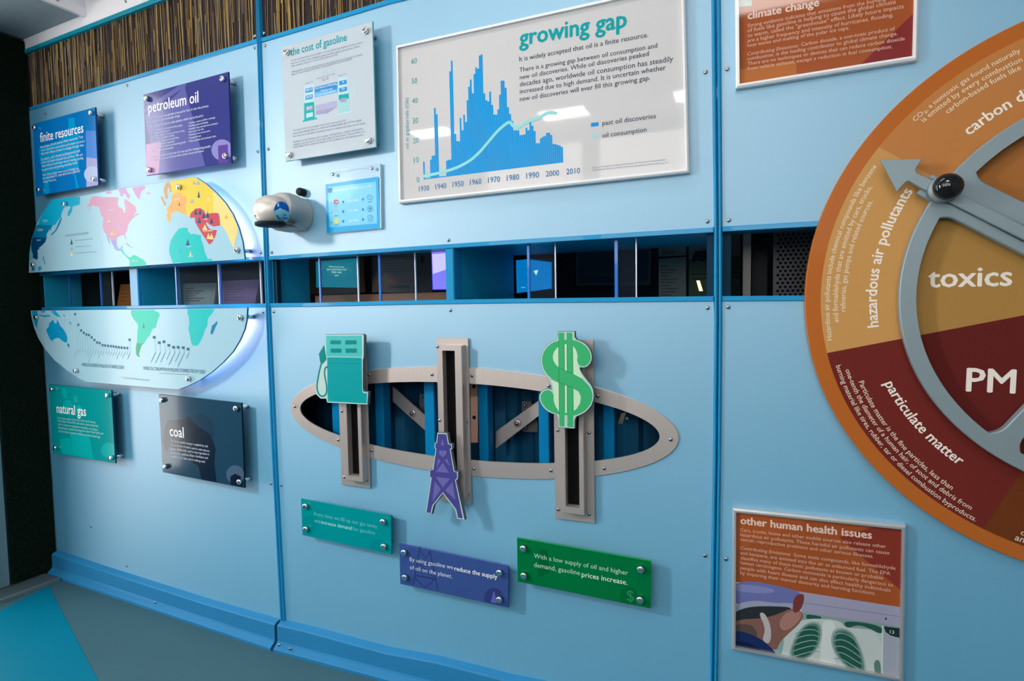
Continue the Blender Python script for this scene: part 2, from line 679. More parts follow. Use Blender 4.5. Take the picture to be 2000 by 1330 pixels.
# ------------------------------------------------------------------ kick plate along the floor
KP = [(0, 0, 0), (-.020, -.008, 0), (-.024, -.012, 0), (-.025, None, .030), (-.028, None, .024), (-.041, None, .014), (-.045, None, .010), (-.045, None, 0)]


def kick(k, pts, name='baseboard_back'):
    v, f = [], []
    n = len(KP)
    for x, z in pts:
        for y, dz, zz in KP:
            v.append((x, y, z + dz if dz is not None else zz))
    for i in range(len(pts) - 1):
        for j in range(n - 1):
            f.append([i * n + j, i * n + j + 1, (i + 1) * n + j + 1, (i + 1) * n + j])
    # ends
    for i in (0, len(pts) - 1):
        o = len(v)
        v.append((pts[i][0], 0, 0))
        f.append([i * n + j for j in range(n)] + [o])
    return solid(name, MB().add(v, f, kickblue), k, kind='structure')


kk1 = kick(1, [(XL, zk1l)] + Lj(1, K1[:-1]) + [(L(1, 546.5, 1209)[0], L(1, 548, 1209)[1])])
kk2 = kick(2, [(L(2, 551, 1211)[0], L(2, 559, 1211)[1])] + Lj(2, K2) + [(L(2, 1385, 1330)[0], zk2r)])
kk3 = kick(3, [(L(3, 1402, 1330)[0], zk2r), (XR, zk2r)])
screws_on(kk1, 1, [(303.5, 1176.5), (545.8, 1259.5)], .041)
screws_on(kk2, 2, [(566.8, 1267)], .041)
_m = MB().box(L(2, 546.5, 1209)[0] + .002, L(2, 551, 1211)[0], -.02, .01, 0, .09, darkgap)
solid(trim_name(), _m, 2, kind='structure')

# ------------------------------------------------------------------ floor
grey_vinyl = M('grey_vinyl', (.05, .125, .155), .5, noise=.12, nscale=3, spec=.08)
teal_vinyl = M('teal_vinyl', (.0, .17, .27), .55, noise=.08, nscale=3, spec=.05)
alu = M('aluminium_threshold', (.10, .15, .17), .5, metal=.3, noise=.05)
XW0, XW1, YW0 = -4.2, 1.5, -3.6


def floorobj(name, pts, z0, z1, mat):
    me = bpy.data.meshes.new(name)
    n = len(pts)
    ar = sum(pts[i - 1][0] * pts[i][1] - pts[i][0] * pts[i - 1][1] for i in range(n))
    if ar < 0:
        pts = pts[::-1]
    v = [(x, y, z1) for x, y in pts] + [(x, y, z0) for x, y in pts]
    f = [list(range(n)), list(range(n, 2 * n))[::-1]] + [[i, n + i, n + (i + 1) % n, (i + 1) % n] for i in range(n)]
    me.from_pydata(v, [], f)
    me.materials.append(mat)
    o = bpy.data.objects.new(name, me)
    COL.objects.link(o)
    o['kind'] = 'structure'
    return o


floorobj('floor', [(XW0, .3), (XW1, .3), (XW1, YW0), (XW0, YW0)], -.05, 0, grey_vinyl)
a, b = FL(95, 1144), FL(192, 1330)
ext = (a[0] + (b[0] - a[0]) * 3, a[1] + (b[1] - a[1]) * 3)
c1, c0 = FL(134, 1131), FL(0, 1199)
dx, dy = c0[0] - c1[0], c0[1] - c1[1]
c2 = (c1[0] + dx * 3, c1[1] + dy * 3)
# the point where the teal edge meets the threshold
floorobj('floor', [a, ext, (XW0 + .2, ext[1]), c2], 0, .0012, teal_vinyl)

# ------------------------------------------------------------------ left end: wall, turf, door
def LW(px, py, off=0.0):
    """photo point -> (y, z) on the plane of the left end wall, in bay 1's frame"""
    ox, an = FR[1]
    v = ray(px, py)
    c, s = cos(an), sin(an)
    cx, cy = CAM[0] - ox, CAM[1]
    lx, ly = c * cx + s * cy, -s * cx + c * cy
    vx, vy = c * v[0] + s * v[1], -s * v[0] + c * v[1]
    t = (XL + off - lx) / vx
    return (ly + t * vy, CAM[2] + t * v[2])


def yz_box(mb, x0, x1, y0, y1, z0, z1, mat):
    return mb.box(x0, x1, min(y0, y1), max(y0, y1), z0, z1, mat)


turfm = M('turf_backing', (.003, .010, .006), .9, noise=.4, nscale=40)
turfb = [M('turf_blade_%s' % n, c, .7, noise=.3, nscale=50) for n, c in (('dark', (.003, .014, .008)), ('mid', (.005, .024, .012)), ('brown', (.02, .022, .008)))]
yt = LW(26, 1100)[0]                      # left edge of the turf
yt_low = yt
wl = MB()
yz_box(wl, XL - .10, XL - .022, .3, yt - .01, 0, ZCEIL, M('turf_wall', (.02, .04, .04), .8, noise=.2))
solid('wall_left', wl, 1, kind='structure')
tt = T('turf_panel', 'dark green artificial turf panel hung in the left corner', 'turf panel', 1, XL - .01, yt / 2, .03)
tb = MB()
yz_box(tb, XL - .020, XL - .010, -.002, yt, .012, 2.352, turfm)
tt.part('backing', tb)
bl = MB()
rnd = random.Random(3)
for i in range(15000):
    y, z = -.004 + (yt + .004) * rnd.random(), .02 + 2.327 * rnd.random()
    if rnd.random() < .06:
        y = yt + .004 * rnd.random()
    ln = .007 + .009 * rnd.random()
    dy, dz = rnd.gauss(0, .006), rnd.gauss(-.004, .006)
    if y > yt / 2:
        dy = min(dy, -.003 - y)
    w = .0011
    m = turfb[0] if rnd.random() < .55 else (turfb[1] if rnd.random() < .75 else turfb[2])
    x0 = XL - .0101
    lnx = ln
    bl.add([(x0, y - w, z), (x0, y + w, z), (x0 + lnx, y + dy, z + dz)], [[0, 1, 2]], m)
tt.part('turf_blades', bl, kind='stuff')

# door frame and the door leaf at the extreme left
framew = M('door_frame_paint', (.16, .27, .31), .4, noise=.04)
glassg = M('door_panel_green', (.01, .30, .30), .3, noise=.1, nscale=3)
d1 = T('door_1', 'white door frame with teal panel beside the turf', None, 1, XL, yt - .2, 0, kind='structure')
del d1.e['label']
jm = MB()
yz_box(jm, XL - .06, XL - .012, yt - .012, yt - .075, .012, 2.34, framew)
d1.part('jamb', jm)
jm = MB()
yz_box(jm, XL - .02, XL + .012, yt - .075, yt - .095, .012, 2.34, alu)
d1.part('frame_strip', jm)
jm = MB()
yz_box(jm, XL - .05, XL - .03, yt - .09, yt - .22, .012, 2.3, glassg)
d1.part('door_panel', jm)
jm = MB()
for z0, z1 in ((1.0, 1.06), (.30, .52), (1.2, 1.3)):
    yz_box(jm, XL - .03, XL - .026, yt - .095, yt - .22, z0, z1, framew)
d1.part('panel_band', jm)
# threshold
sill = MB()
yz_box(sill, XL - .05, XL + .10, -.05, -3.0, .0, .008, alu)
yz_box(sill, XL + .10, XL + .115, -.05, -3.0, .0, .012, M('threshold_edge', (.22, .28, .30), .45, metal=.5))
solid('door_sill', sill, 1, kind='structure')

# ------------------------------------------------------------------ fascia, soffit, ceiling
for k, xa, xb in ((1, XL - .02, .004), (2, XJ, xj2l), (3, xj2l, XR)):
    mb = MB().prism(rect(xa - (.06 if k == 1 else 0), ZREED + .017, xb, ZCEIL), .0, .03, white)
    solid('wall_back', mb, k, kind='structure')
xs = L(1, 168, 35)[0]
zs = 2.352
sb = T('wall_soffit', 'x', None, 1, (XL + xs) / 2, -.5, zs, kind='structure')
del sb.e['label']
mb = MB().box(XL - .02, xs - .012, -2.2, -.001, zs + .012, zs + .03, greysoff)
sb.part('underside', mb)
mb = MB().box(xs - .012, xs, -2.2, -.001, zs + .03, ZCEIL, softwhite)
sb.part('side_board', mb)
mb = MB().box(xs - .013, xs + .002, -2.2, -.001, zs, zs + .034, white)
sb.part('edge_strip', mb)
x_, z_ = xs, zs + .02
sb.inst('screw', SCREW, xs + .003, -.10, zs + .02, rot=(0, 0, pi / 2))
mb = MB().box(xs + .045, .0, -.035, -.0005, zs + .055, zs + .10, softwhite)
lg = solid('trim_20', mb, 1, kind='structure')
screws_on(lg, 1, [(246, 3)], .035)

mb = MB().prism([(XW0, YW0), (XW1, YW0), (XW1, .05), (XW0, .05)], 0, .05, white)
me = bpy.data.meshes.new('ceiling')
me.from_pydata([(XW0, YW0, ZCEIL), (XW1, YW0, ZCEIL), (XW1, .3, ZCEIL), (XW0, .3, ZCEIL), (XW0, YW0, ZCEIL + .05), (XW1, YW0, ZCEIL + .05), (XW1, .3, ZCEIL + .05), (XW0, .3, ZCEIL + .05)], [],
               [[3, 2, 1, 0], [4, 5, 6, 7], [0, 1, 5, 4], [1, 2, 6, 5], [2, 3, 7, 6], [3, 0, 4, 7]])
me.materials.append(M('ceiling_paint', (.5, .5, .52), .6, noise=.03))
o = bpy.data.objects.new('ceiling', me)
COL.objects.link(o)
o['kind'] = 'structure'
# ------------------------------------------------------------------ the long slot: lined recesses, acrylic panes, the room behind
def depth_for(k, pf, pr):
    """depth at which a wall square to the sheet, standing at front point pf, shows its far edge at pr"""
    x = L(k, *pf)[0]
    lo, hi = 0, 1.2
    for _ in range(40):
        m = (lo + hi) / 2
        if L(k, pr[0], pr[1], -m)[0] < x:
            hi = m
        else:
            lo = m
    return lo


acry = M('clear_acrylic', (.55, .75, 1.0), .05, trans=.9, ior=1.1, alpha=.12)
acrye = M('polished_acrylic_edge', (.80, .82, .95), .15, spec=.9, coat=.5)
acryb = M('blue_acrylic_edge', (.03, .16, .55), .2, coat=.5)


def recess(k, xl, xr, zb, zt, dp, label, right=True):
    t = T('display_recess', label, 'recess', k, (xl + xr) / 2, .01, zb)
    mb = MB().box(xl - .006, xl, .012, dp, zb, zt, linerblue)
    t.part('side_liner', mb)
    if right:
        mb = MB().box(xr, xr + .006, .012, dp, zb, zt, linerblue)
        t.part('side_liner', mb)
    mb = MB().box(xl, xr, .031, dp, zb - .006, zb, linerblue)
    t.part('recess_floor', mb)
    mb = MB().box(xl, xr, .031, dp, zt, zt + .006, linerblue)
    t.part('recess_top', mb)
    return t


def zslot(k, px):
    yt = {1: 511.5, 2: float(np.interp(px, [525, 600, 820, 940, 1000, 1394], [507, 502, 487, 479, 475.5, 451])), 3: 446}[k]
    if k == 1:
        yt = float(np.interp(px, [90, 272, 517], [533, 520.5, 508]))
    yb = {1: float(np.interp(px, [90, 520], [598, 594.5])), 2: float(np.interp(px, [529, 872, 1394], [594, 589, 582])), 3: 580.5}[k]
    return L(k, px, yb)[1], L(k, px, yt)[1]


d2a = depth_for(2, (529.5, 560), (605, 560))
d2b = depth_for(2, (888, 540), (1004, 540))
d1b = depth_for(1, (272, 560), (353, 560))
print('recess depths', d2a, d2b, d1b)
for k, pl, pr, dp, lab in ((1, 88, 255, .16, 'blue recess at the left end of the slot beside the turf'),
                           (1, 271, 517, d1b, 'blue recess in the slot below the yellow part of the map'),
                           (2, 529, 871, d2a, 'blue recess in the slot under the highway miles card'),
                           (2, 887.5, 1394, d2b, 'widest blue recess in the slot, under the growing gap chart')):
    zb, zt = zslot(k, (pl + pr) / 2)
    xl = XL if pl == 88 else L(k, pl, 550)[0]
    recess(k, xl, L(k, pr, 550)[0], zb - .012, zt + .012, dp, lab)
zb, zt = zslot(3, 1500)
recess(3, L(3, 1411, 550)[0], XR, zb - .012, zt + .012, .20, 'blue recess in the slot left of the orange wheel', False)


def pane(k, pl, pr, dl, dr, label, wl=2.2, wr=1.4):
    """an upright acrylic pane seen edge-on: its blue edge at photo column pl, its bright edge at pr"""
    zb, zt = zslot(k, (pl + pr) / 2)
    xa, xb = L(k, pl, 550, -dl)[0], L(k, pr, 550, -dr)[0]
    zb += .001
    zt -= .001
    t = T('acrylic_divider', label, 'divider', k, (xa + xb) / 2, (dl + dr) / 2, zb, 'clear dividers in the slot')
    mb = MB()
    w = .0015
    ln = math.hypot(xb - xa, dr - dl)
    nx, ny = -(dr - dl) / ln * w, (xb - xa) / ln * w
    v = [(xa + nx, dl + ny), (xb + nx, dr + ny), (xb - nx, dr - ny), (xa - nx, dl - ny)]
    mb.add([(p[0], p[1], zb) for p in v] + [(p[0], p[1], zt) for p in v], [[0, 1, 2, 3][::-1], [4, 5, 6, 7], [0, 1, 5, 4], [1, 2, 6, 5], [2, 3, 7, 6], [3, 0, 4, 7]], acry)
    t.part('pane', mb)
    s = .00134
    if wl:
        e = MB().box(xa - s * wl, xa + s * wl, dl - .003, dl + .003, zb, zt, acryb)
        t.part('blue_edge', e, label='blue-tinted edge')
    if wr:
        e = MB().box(xb - s * wr, xb + s * wr, dr - .003, dr + .003, zb, zt, acrye)
        t.part('bright_edge', e, label='bright polished edge')


pane(1, 135.5, 150, .03, .06, 'faint clear divider nearest the turf in the slot', 1.2, 0)
pane(1, 197, 220, .03, .05, 'clear divider just left of the brown panel in the slot', 2, 1.2)
pane(1, 345, 428, .02, .05, 'clear divider in front of the grey leaflet in the slot', 2, 1.6)
pane(1, 431, 510, .02, .05, 'clear divider in front of the purple leaflet in the slot', 1.6, 1.6)
pane(2, 625.5, 700, .03, .06, 'clear divider in front of the teal screen in the slot')
pane(2, 742.5, 812, .03, .06, 'clear divider in front of the grey document in the slot', 2.6, 1.2)
pane(2, 1033, 1085.5, .03, .06, 'clear divider in front of the small blue sign', 2.6, 1.2)
pane(2, 1204, 1243, .03, .06, 'clear divider in front of the dark display frame', 3.2, 1.2)

# room behind
for nm, b in (('wall_rear', (-3.3, 1.6, 1.15, 1.2, .3, 2.0)), ('wall_rear', (-3.35, -3.3, .1, 1.2, .3, 2.0)), ('wall_rear', (1.6, 1.65, .3, 1.2, .3, 2.0)),
              ('wall_rear', (-3.3, 1.6, .20, 1.2, .25, .3)), ('wall_rear', (-3.3, 1.6, .14, 1.2, 2.0, 2.05))):
    o = solid(nm, MB().box(*b, darkroom), 2, kind='structure')


def card(k, name, label, cat, d, quad, mat, layers=(), text=(), th=.008, group=None):
    """a flat display standing d behind the sheet"""
    q = LL(k, quad, -d)
    c = np.array(q)
    t = T(name, label, cat, k, float(c[:, 0].mean()), d, float(c[:, 1].min()), group)
    t.part('board', MB().prism(q, d, d + th, mat))
    mb = MB()
    for i, (pts, m) in enumerate(layers):
        mb.flat(ccw(LL(k, pts, -d)), d - .0004 - .00003 * i, m)
    t.part('artwork', mb)
    mb = MB()
    for s, a, b_, m in text:
        line(mb, s, L(k, *a, -d), L(k, *b_, -d), d - .0012, m)
    t.part('lettering', mb)
    return t


za = Zm(0, 320, 3.845)
m_or = M('brown_orange_print', (.24, .09, .02), .5, noise=.15)
m_gr = M('grey_leaflet_print', (.17, .22, .22), .6, noise=.1)
m_pu = M('purple_leaflet_print', (.11, .07, .16), .6, noise=.1)
m_ln = M('leaflet_lines', (.05, .06, .08), .6)
m_bx = M('brown_casing', (.05, .035, .028), .5, noise=.1)


def grid_lines(z, x0, y0, x1, y1, n, m):
    r = []
    for i in range(n):
        u = (i + .5) / n
        w = (x1 - x0) * (.35 + .5 * ((i * 37) % 10) / 10)
        y = y0 + (y1 - y0) * u
        r.append((z([(x0, y), (x0 + w, y - 3), (x0 + w, y + 5), (x0, y + 8)]), m))
    return r


card(1, 'tilted_panel', 'brown orange panel standing in the left part of the slot', 'panel', .18, za([(905, 905), (1030, 900), (1030, 1085), (876, 1085)]), m_or, grid_lines(za, 905, 930, 1000, 1040, 4, M('brown_lines', (.16, .055, .012), .6)))
card(1, 'leaflet', 'grey printed leaflet behind the clear divider, left of the purple one', 'leaflet', d1b + .02, za([(1372, 900), (1628, 893), (1600, 1090), (1380, 1090)]), m_gr, grid_lines(za, 1395, 925, 1580, 1035, 6, m_ln), group='leaflets in the slot')
card(1, 'leaflet', 'purple printed leaflet at the right end of the left slot', 'leaflet', d1b + .02, za([(1662, 880), (1948, 868), (1908, 1090), (1660, 1090)]), m_pu, grid_lines(za, 1690, 910, 1890, 1030, 6, m_ln), group='leaflets in the slot')
zb_ = Zm(480, 320, 3.845)
tealscr = M('teal_screen', (.0, .16, .22), .3, emit=(.0, .17, .24), es=.55)
whscr = M('screen_lettering', (.5, .8, .6), .4, emit=(.45, .8, .6), es=.7)
violA = M('violet_screen_light', (.3, .28, .8), .4, emit=(.40, .37, .95), es=1.0)
violB = M('violet_screen_dark', (.1, .1, .6), .4, emit=(.14, .13, .68), es=1.0)
docm = M('dark_grey_document', (.055, .065, .07), .6, noise=.1)
docl = M('document_lines', (.02, .025, .03), .6)
docr = M('document_red', (.14, .04, .035), .6)
tb_ = card(2, 'glowing_display', 'teal screen in a brown casing with white lettering in the slot', 'screen', .42, zb_([(470, 708), (885, 700), (890, 965), (475, 980)]), m_bx,
           [(zb_([(527, 735), (840, 708), (846, 930), (575, 926), (530, 930)]), tealscr)],
           [('What do you know', zb_((625, 778))[0], zb_((742, 780))[0], whscr), ('about alternative fuels?', zb_((610, 798))[0], zb_((760, 800))[0], whscr),
            ('find out', zb_((648, 822))[0], zb_((720, 822))[0], whscr), ('start', zb_((668, 844))[0], zb_((700, 844))[0], whscr)])
card(2, 'document_board', 'dark grey printed document board between the teal and violet screens', 'board', .44, zb_([(945, 700), (1385, 640), (1397, 965), (948, 965)]), docm,
     [(zb_([(1030, 700 + i * 22), (1290, 690 + i * 21), (1290, 698 + i * 21), (1030, 708 + i * 22)]), docl) for i in range(6)] +
     [(zb_([(1075, 868), (1225, 866), (1225, 890), (1075, 892)]), docr), (zb_([(1075, 915), (1230, 912), (1230, 930), (1075, 934)]), docl), (zb_([(1313, 690), (1343, 688), (1343, 745), (1313, 747)]), docl)])
card(2, 'glowing_display', 'glowing violet screen beside the lit post in the slot', 'screen', .40, zb_([(1388, 620), (1530, 610), (1530, 948), (1400, 950)]), M('violet_casing_glow', (.02, .02, .2), .5, emit=(.012, .012, .15), es=1),  # casing given a faint violet glow of its own
     [(zb_([(1396, 633), (1530, 622), (1530, 940), (1405, 942)]), violB), (zb_([(1400, 678), (1530, 668), (1530, 785), (1405, 828)]), violA)])
# counter with a warm lamp spot
mb = MB()
q = [L(2, *p, -.34) for p in zb_([(575, 1050), (1560, 1045)])]
zz = L(2, *zb_((800, 990))[0], -.42)[1]
mb.box(q[0][0], q[1][0], .30, .41, .3, zz, M('brown_counter', (.20, .11, .07), .4, noise=.2))
solid('counter', mb, 2, 'brown counter under the screens behind the slot, lit warm', 'counter')

_l = bpy.data.lights.new('counter_spot', 'SPOT')
_l.energy, _l.color, _l.spot_size, _l.shadow_soft_size = 2.2, (1, .62, .30), .75, .01
_lo = bpy.data.objects.new('counter_spot', _l)
COL.objects.link(_lo)
_c = L(2, 727, 578, -.36)
_lo.location = (_c[0], .36, zz + .30)
props(_lo, 'warm spotlight over the brown counter behind the slot', 'light')
zc_ = Zm(1000, 380, 3.325)
blsc = M('blue_sign_glow', (.0, .13, .35), .3, emit=(.0, .13, .38), es=.8)  # blue sign face with a glow added to it
card(2, 'glowing_display', 'small blue sign with added glow behind the widest recess', 'screen', .50, zc_([(22, 418), (270, 415), (270, 618), (28, 645)]), M('blue_sign_casing', (.006, .025, .05), .5),
     [(zc_([(26, 428), (102, 420), (258, 440), (258, 610), (32, 640)]), blsc), (zc_([(140, 495), (170, 490), (158, 525)]), whscr)],
     [('Explore', zc_((62, 605))[0], zc_((88, 605))[0], whscr)])
fr = M('dark_display_frame', (.010, .030, .055), .4)
frl = M('dark_display_trim', (.03, .05, .075), .4)
card(2, 'wall_monitor', 'dark framed monitor behind the divider in the widest recess', 'monitor', 1.135, zc_([(415, 362), (905, 345), (900, 588), (418, 590)]), frl,
     [(zc_([(430, 378), (885, 362), (880, 570), (432, 575)]), fr), (zc_([(570, 515), (730, 530), (730, 536), (570, 522)]), frl), (zc_([(735, 440), (742, 440), (742, 520), (735, 520)]), frl),
      (zc_([(735, 486), (800, 482), (800, 489), (735, 493)]), frl)])
pap = M('grey_sheet_print', (.10, .12, .12), .6, noise=.1)
pal = M('grey_sheet_lines', (.045, .06, .065), .6)
card(2, 'printed_sheet', 'small grey printed sheet above another sheet in the widest recess', 'sheet', .48, zc_([(950, 260), (1130, 252), (1130, 393), (952, 402)]), pap, grid_lines(zc_, 970, 300, 1110, 390, 6, pal), group='grey sheets in the recess')
card(2, 'printed_sheet', 'tall grey printed sheet with green heading in the widest recess', 'sheet', .48, zc_([(952, 418), (1130, 405), (1130, 700), (954, 700)]), pap,
     [(zc_([(965, 430), (1100, 425), (1100, 440), (965, 445)]), M('green_heading', (.06, .15, .1), .6))] + grid_lines(zc_, 965, 455, 1110, 660, 10, pal), group='grey sheets in the recess')
carm = M('car_picture_dark', (.004, .010, .018), .6)
card(2, 'framed_picture', 'dim picture of a dark car over a green field in the recess', 'picture', .48, zc_([(1148, 250), (1480, 236), (1480, 700), (1148, 700)]), M('picture_green', (.03, .055, .04), .6, noise=.3),
     [(zc_([(1148, 255), (1480, 240), (1480, 395), (1148, 420)]), M('picture_sky', (.09, .10, .11), .6, noise=.1)),
      (zc_([(1168, 435), (1172, 400), (1190, 368), (1255, 362), (1282, 388), (1330, 398), (1330, 425), (1300, 428), (1255, 425), (1240, 436), (1205, 425), (1185, 438)]), carm),
      (zc_([(1170, 515), (1480, 505), (1480, 510), (1170, 520)]), carm), (zc_([(1170, 545), (1480, 535), (1480, 539), (1170, 549)]), carm)])
# small lit reading lamp
lp = L(2, *zc_((1222, 590))[0], -.45)
mb = MB()
mb.add([(lp[0] - .012, .45, lp[1] + .016), (lp[0] - .002, .45, lp[1] + .016), (lp[0] + .008, .45, lp[1] - .018), (lp[0] - .003, .45, lp[1] - .018),
        (lp[0] - .012, .46, lp[1] + .016), (lp[0] - .002, .46, lp[1] + .016), (lp[0] + .008, .46, lp[1] - .018), (lp[0] - .003, .46, lp[1] - .018)],
       [[0, 3, 2, 1], [4, 5, 6, 7], [0, 1, 5, 4], [1, 2, 6, 5], [2, 3, 7, 6], [3, 0, 4, 7]], M('lit_lamp_tube', (.9, .75, .5), .4, emit=(1, .8, .5), es=.8))
solid('lamp_tube', mb, 2, 'small lit lamp tube in front of the dim car picture', 'lamp')
# bay 3: steel post, cabinet and perforated sheet
x0, x1 = L(3, 1451, 520, -.215)[0], L(3, 1466.5, 520, -.215)[0]
mb = MB().box(x0, x1, .215, .235, .3, 1.50, M('dull_steel_post', (.30, .28, .27), .5, metal=.3, noise=.1))
sp = solid('steel_post', mb, 3, 'grey steel post in the slot left of the orange wheel', 'post')
q = [L(3, *p, -.30) for p in zc_([(1560, 215), (1660, 210), (1660, 700), (1560, 700)])]
mb = MB().box(q[0][0], q[1][0], .30, .40, .3, 1.6, M('black_cabinet', (.006, .010, .016), .4))
solid('cabinet', mb, 3, 'black cabinet edge between steel post and perforated sheet', 'cabinet')
x0, x1 = L(3, 1510, 520, -.24)[0], L(3, 1640, 520, -.24)[0]
zb, zt = 1.08, 1.50
pm = M('perforated_grey_metal', (.10, .095, .10), .5, metal=.3, noise=.1)
mb = MB()
loop = rect(x0, zb, x1, zt)
holes = []
pitch = .0125
r_ = .0042
j = 0
z = zb + .012
while z < zt - .01:
    x = x0 + .012 + (pitch / 2 if j % 2 else 0)
    while x < x1 - .01:
        holes.append([(x + r_ * cos(2 * pi * i / 8), z + r_ * sin(2 * pi * i / 8)) for i in range(8)])
        x += pitch
    z += pitch * .866
    j += 1
hm = MB()
hm.prism(loop, .24, .243, pm)
dk = M('perforation_dark', (.004, .006, .008), .8)
for h in holes:
    hm.flat(h, .2397, dk)
solid('perforated_sheet', hm, 3, 'perforated grey metal sheet in the slot beside the orange wheel', 'metal sheet')

# ------------------------------------------------------------------ the oval window: dark interior, blue posts, linkage
zo = Zm(540, 620, 4.54)
zp = Zm(940, 620, 4.54)
zq = Zm(560, 850, 4.54)
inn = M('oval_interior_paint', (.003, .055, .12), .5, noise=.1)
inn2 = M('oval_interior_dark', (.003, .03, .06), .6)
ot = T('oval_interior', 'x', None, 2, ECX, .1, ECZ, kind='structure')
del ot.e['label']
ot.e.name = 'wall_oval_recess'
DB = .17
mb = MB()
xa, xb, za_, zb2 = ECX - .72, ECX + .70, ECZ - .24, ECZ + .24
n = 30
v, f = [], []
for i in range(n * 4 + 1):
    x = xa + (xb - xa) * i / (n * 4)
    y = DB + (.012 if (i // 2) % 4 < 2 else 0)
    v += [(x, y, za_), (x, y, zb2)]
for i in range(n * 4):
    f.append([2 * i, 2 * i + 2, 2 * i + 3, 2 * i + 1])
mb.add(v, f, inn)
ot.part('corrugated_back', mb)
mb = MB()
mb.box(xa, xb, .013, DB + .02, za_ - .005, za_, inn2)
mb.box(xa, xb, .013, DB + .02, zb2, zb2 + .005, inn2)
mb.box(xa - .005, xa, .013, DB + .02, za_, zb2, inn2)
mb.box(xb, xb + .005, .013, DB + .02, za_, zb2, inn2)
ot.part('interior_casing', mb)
postm = M('blue_post_paint', (.0, .20, .46), .4, noise=.05)
posts = [(zo([(493, 900)])[0], zo([(565, 900)])[0], 'first blue post from the left inside the oval window'),
         (zo([(877, 900)])[0], zo([(950, 900)])[0], 'blue post right of the gas pump track in the oval'),
         (zo([(1312, 900)])[0], zo([(1402, 900)])[0], 'blue post just left of the middle track in the oval'),
         (zo([(1790, 900)])[0], zo([(1873, 900)])[0], 'blue post just right of the middle track in the oval'),
         (zp([(507, 900)])[0], zp([(600, 900)])[0], 'blue post left of the dollar sign track in the oval'),
         (zp([(1080, 900)])[0], zp([(1180, 900)])[0], 'rightmost blue post inside the oval window')]
for a, b, lab in posts:
    x0, x1 = L(2, *a, -.06)[0], L(2, *b, -.06)[0]
    mb = MB().prism(rect(x0, za_ + .001, x1, zb2 - .001), .06, .10, postm, cham=.002)
    solid('support_post', mb, 2, lab, 'post', 'blue posts inside the oval window')


def arm(quad, bolt, label, d=.115):
    q = LL(2, quad, -d)
    c = np.array(q).mean(0)
    t = T('linkage_arm', label, 'arm', 2, float(c[0]), d, float(c[1]), 'steel arms inside the oval window')
    t.part('bar', MB().prism(ccw(q), d, d + .008, steel, cham=.001))
    bx, bz = L(2, *bolt, -d)
    t.part('washer', MB().cyl(bx, bz, [(.0105, d - .002), (.0125, d)], steel, 20))
    t.part('bolt_head', MB().cyl(bx, bz, [(.003, d - .010), (.0055, d - .009), (.0065, d - .002)], nickel, 14))


arm(zo([(1028, 610), (1420, 965), (1420, 1095), (1028, 745)]), zo([(1207, 850)])[0], 'slanted steel arm between the gas pump and the middle track')
arm(zp([(620, 655), (620, 790), (128, 1165), (128, 1010)]), zp([(320, 938)])[0], 'slanted steel arm left of the dollar sign')
brk = M('bracket_steel', (.14, .13, .13), .4, metal=.7, noise=.2)
for quad, bl, lab in ((zo([(1268, 680), (1310, 680), (1310, 850), (1268, 850)]), [zo([(1288, 703)])[0]], 'small dark bracket behind the left slanted arm'),
                      (zp([(360, 745), (440, 745), (500, 940), (500, 1020), (360, 1010)]), [zp([(388, 778)])[0], zp([(400, 978)])[0]], 'dark bracket plate behind the right slanted arm')):
    q = LL(2, quad, -.14)
    c = np.array(q).mean(0)
    t = T('bracket', lab, 'bracket', 2, float(c[0]), .14, float(c[1]))
    t.part('plate', MB().prism(ccw(q), .14, .146, brk))
    for b in bl:
        bx, bz = L(2, *b, -.14)
        t.part('bolt_head', MB().cyl(bx, bz, [(.002, .133), (.005, .135), (.006, .14)], nickel, 12))
q = LL(2, zo([(1718, 560), (1785, 560), (1785, 1110), (1725, 1110)]), -.09)
t = T('hanger_strip', 'steel strip with holes and painted copper light beside the middle track', 'strip', 2, q[0][0], .09, q[0][1])
t.part('strip', MB().prism(ccw(q), .09, .094, M('copper_light_steel', (.62, .36, .26), .35, metal=.6, noise=.1)))  # copper light is put into the steel's base colour
hb = MB()
for p in ((1750, 612), (1753, 887)):
    x, z = L(2, *zo([p])[0], -.09)
    hb.disc(x, z, .0062, .0896, dk)
t.part('hole', hb)
brass = M('brass_fitting', (.50, .38, .26), .3, metal=1)
q = LL(2, zp([(1240, 850), (1262, 850), (1232, 945), (1212, 940)]), -.10)
q2 = LL(2, zp([(1262, 845), (1282, 845), (1250, 945), (1238, 945)]), -.10)
t = T('cable_bundle', 'brass coloured cable ends at the right end of the oval window', 'cable', 2, q[0][0], .10, q[0][1])
t.part('wire', MB().prism(ccw(q), .10, .106, brass))
t.part('wire', MB().prism(ccw(q2), .10, .106, brass))
t.part('clip', MB().prism(ccw(LL(2, zp([(1272, 890), (1300, 880), (1312, 905), (1285, 908)]), -.10)), .10, .11, nickel))

# ------------------------------------------------------------------ steel ring round the oval
rg = T('oval_window_ring', 'brushed steel oval ring round the window in the middle bay', 'ring', 2, ECX, -.005, ECZ)
rg.part('ring', MB().prism(ell(EA, EB, 96), -.005, -.0002, steelx, holes=[ell(EA - .0445, EB - .047, 96, ECX - .003, ECZ + .0005)], cham=.0008))
for p in zo([(163, 790), (820, 510), (1380, 505), (1733, 517), (548, 1085), (843, 1180)]) + zp([(600, 607), (1033, 700), (1680, 1083)]) + zq([(1660, 297)]) + [(1076, 919), (1180, 915)]:
    x, z = L(2, *p, .005)
    rg.inst('screw', SCREW, x, -.005, z)

# ------------------------------------------------------------------ the three slider tracks


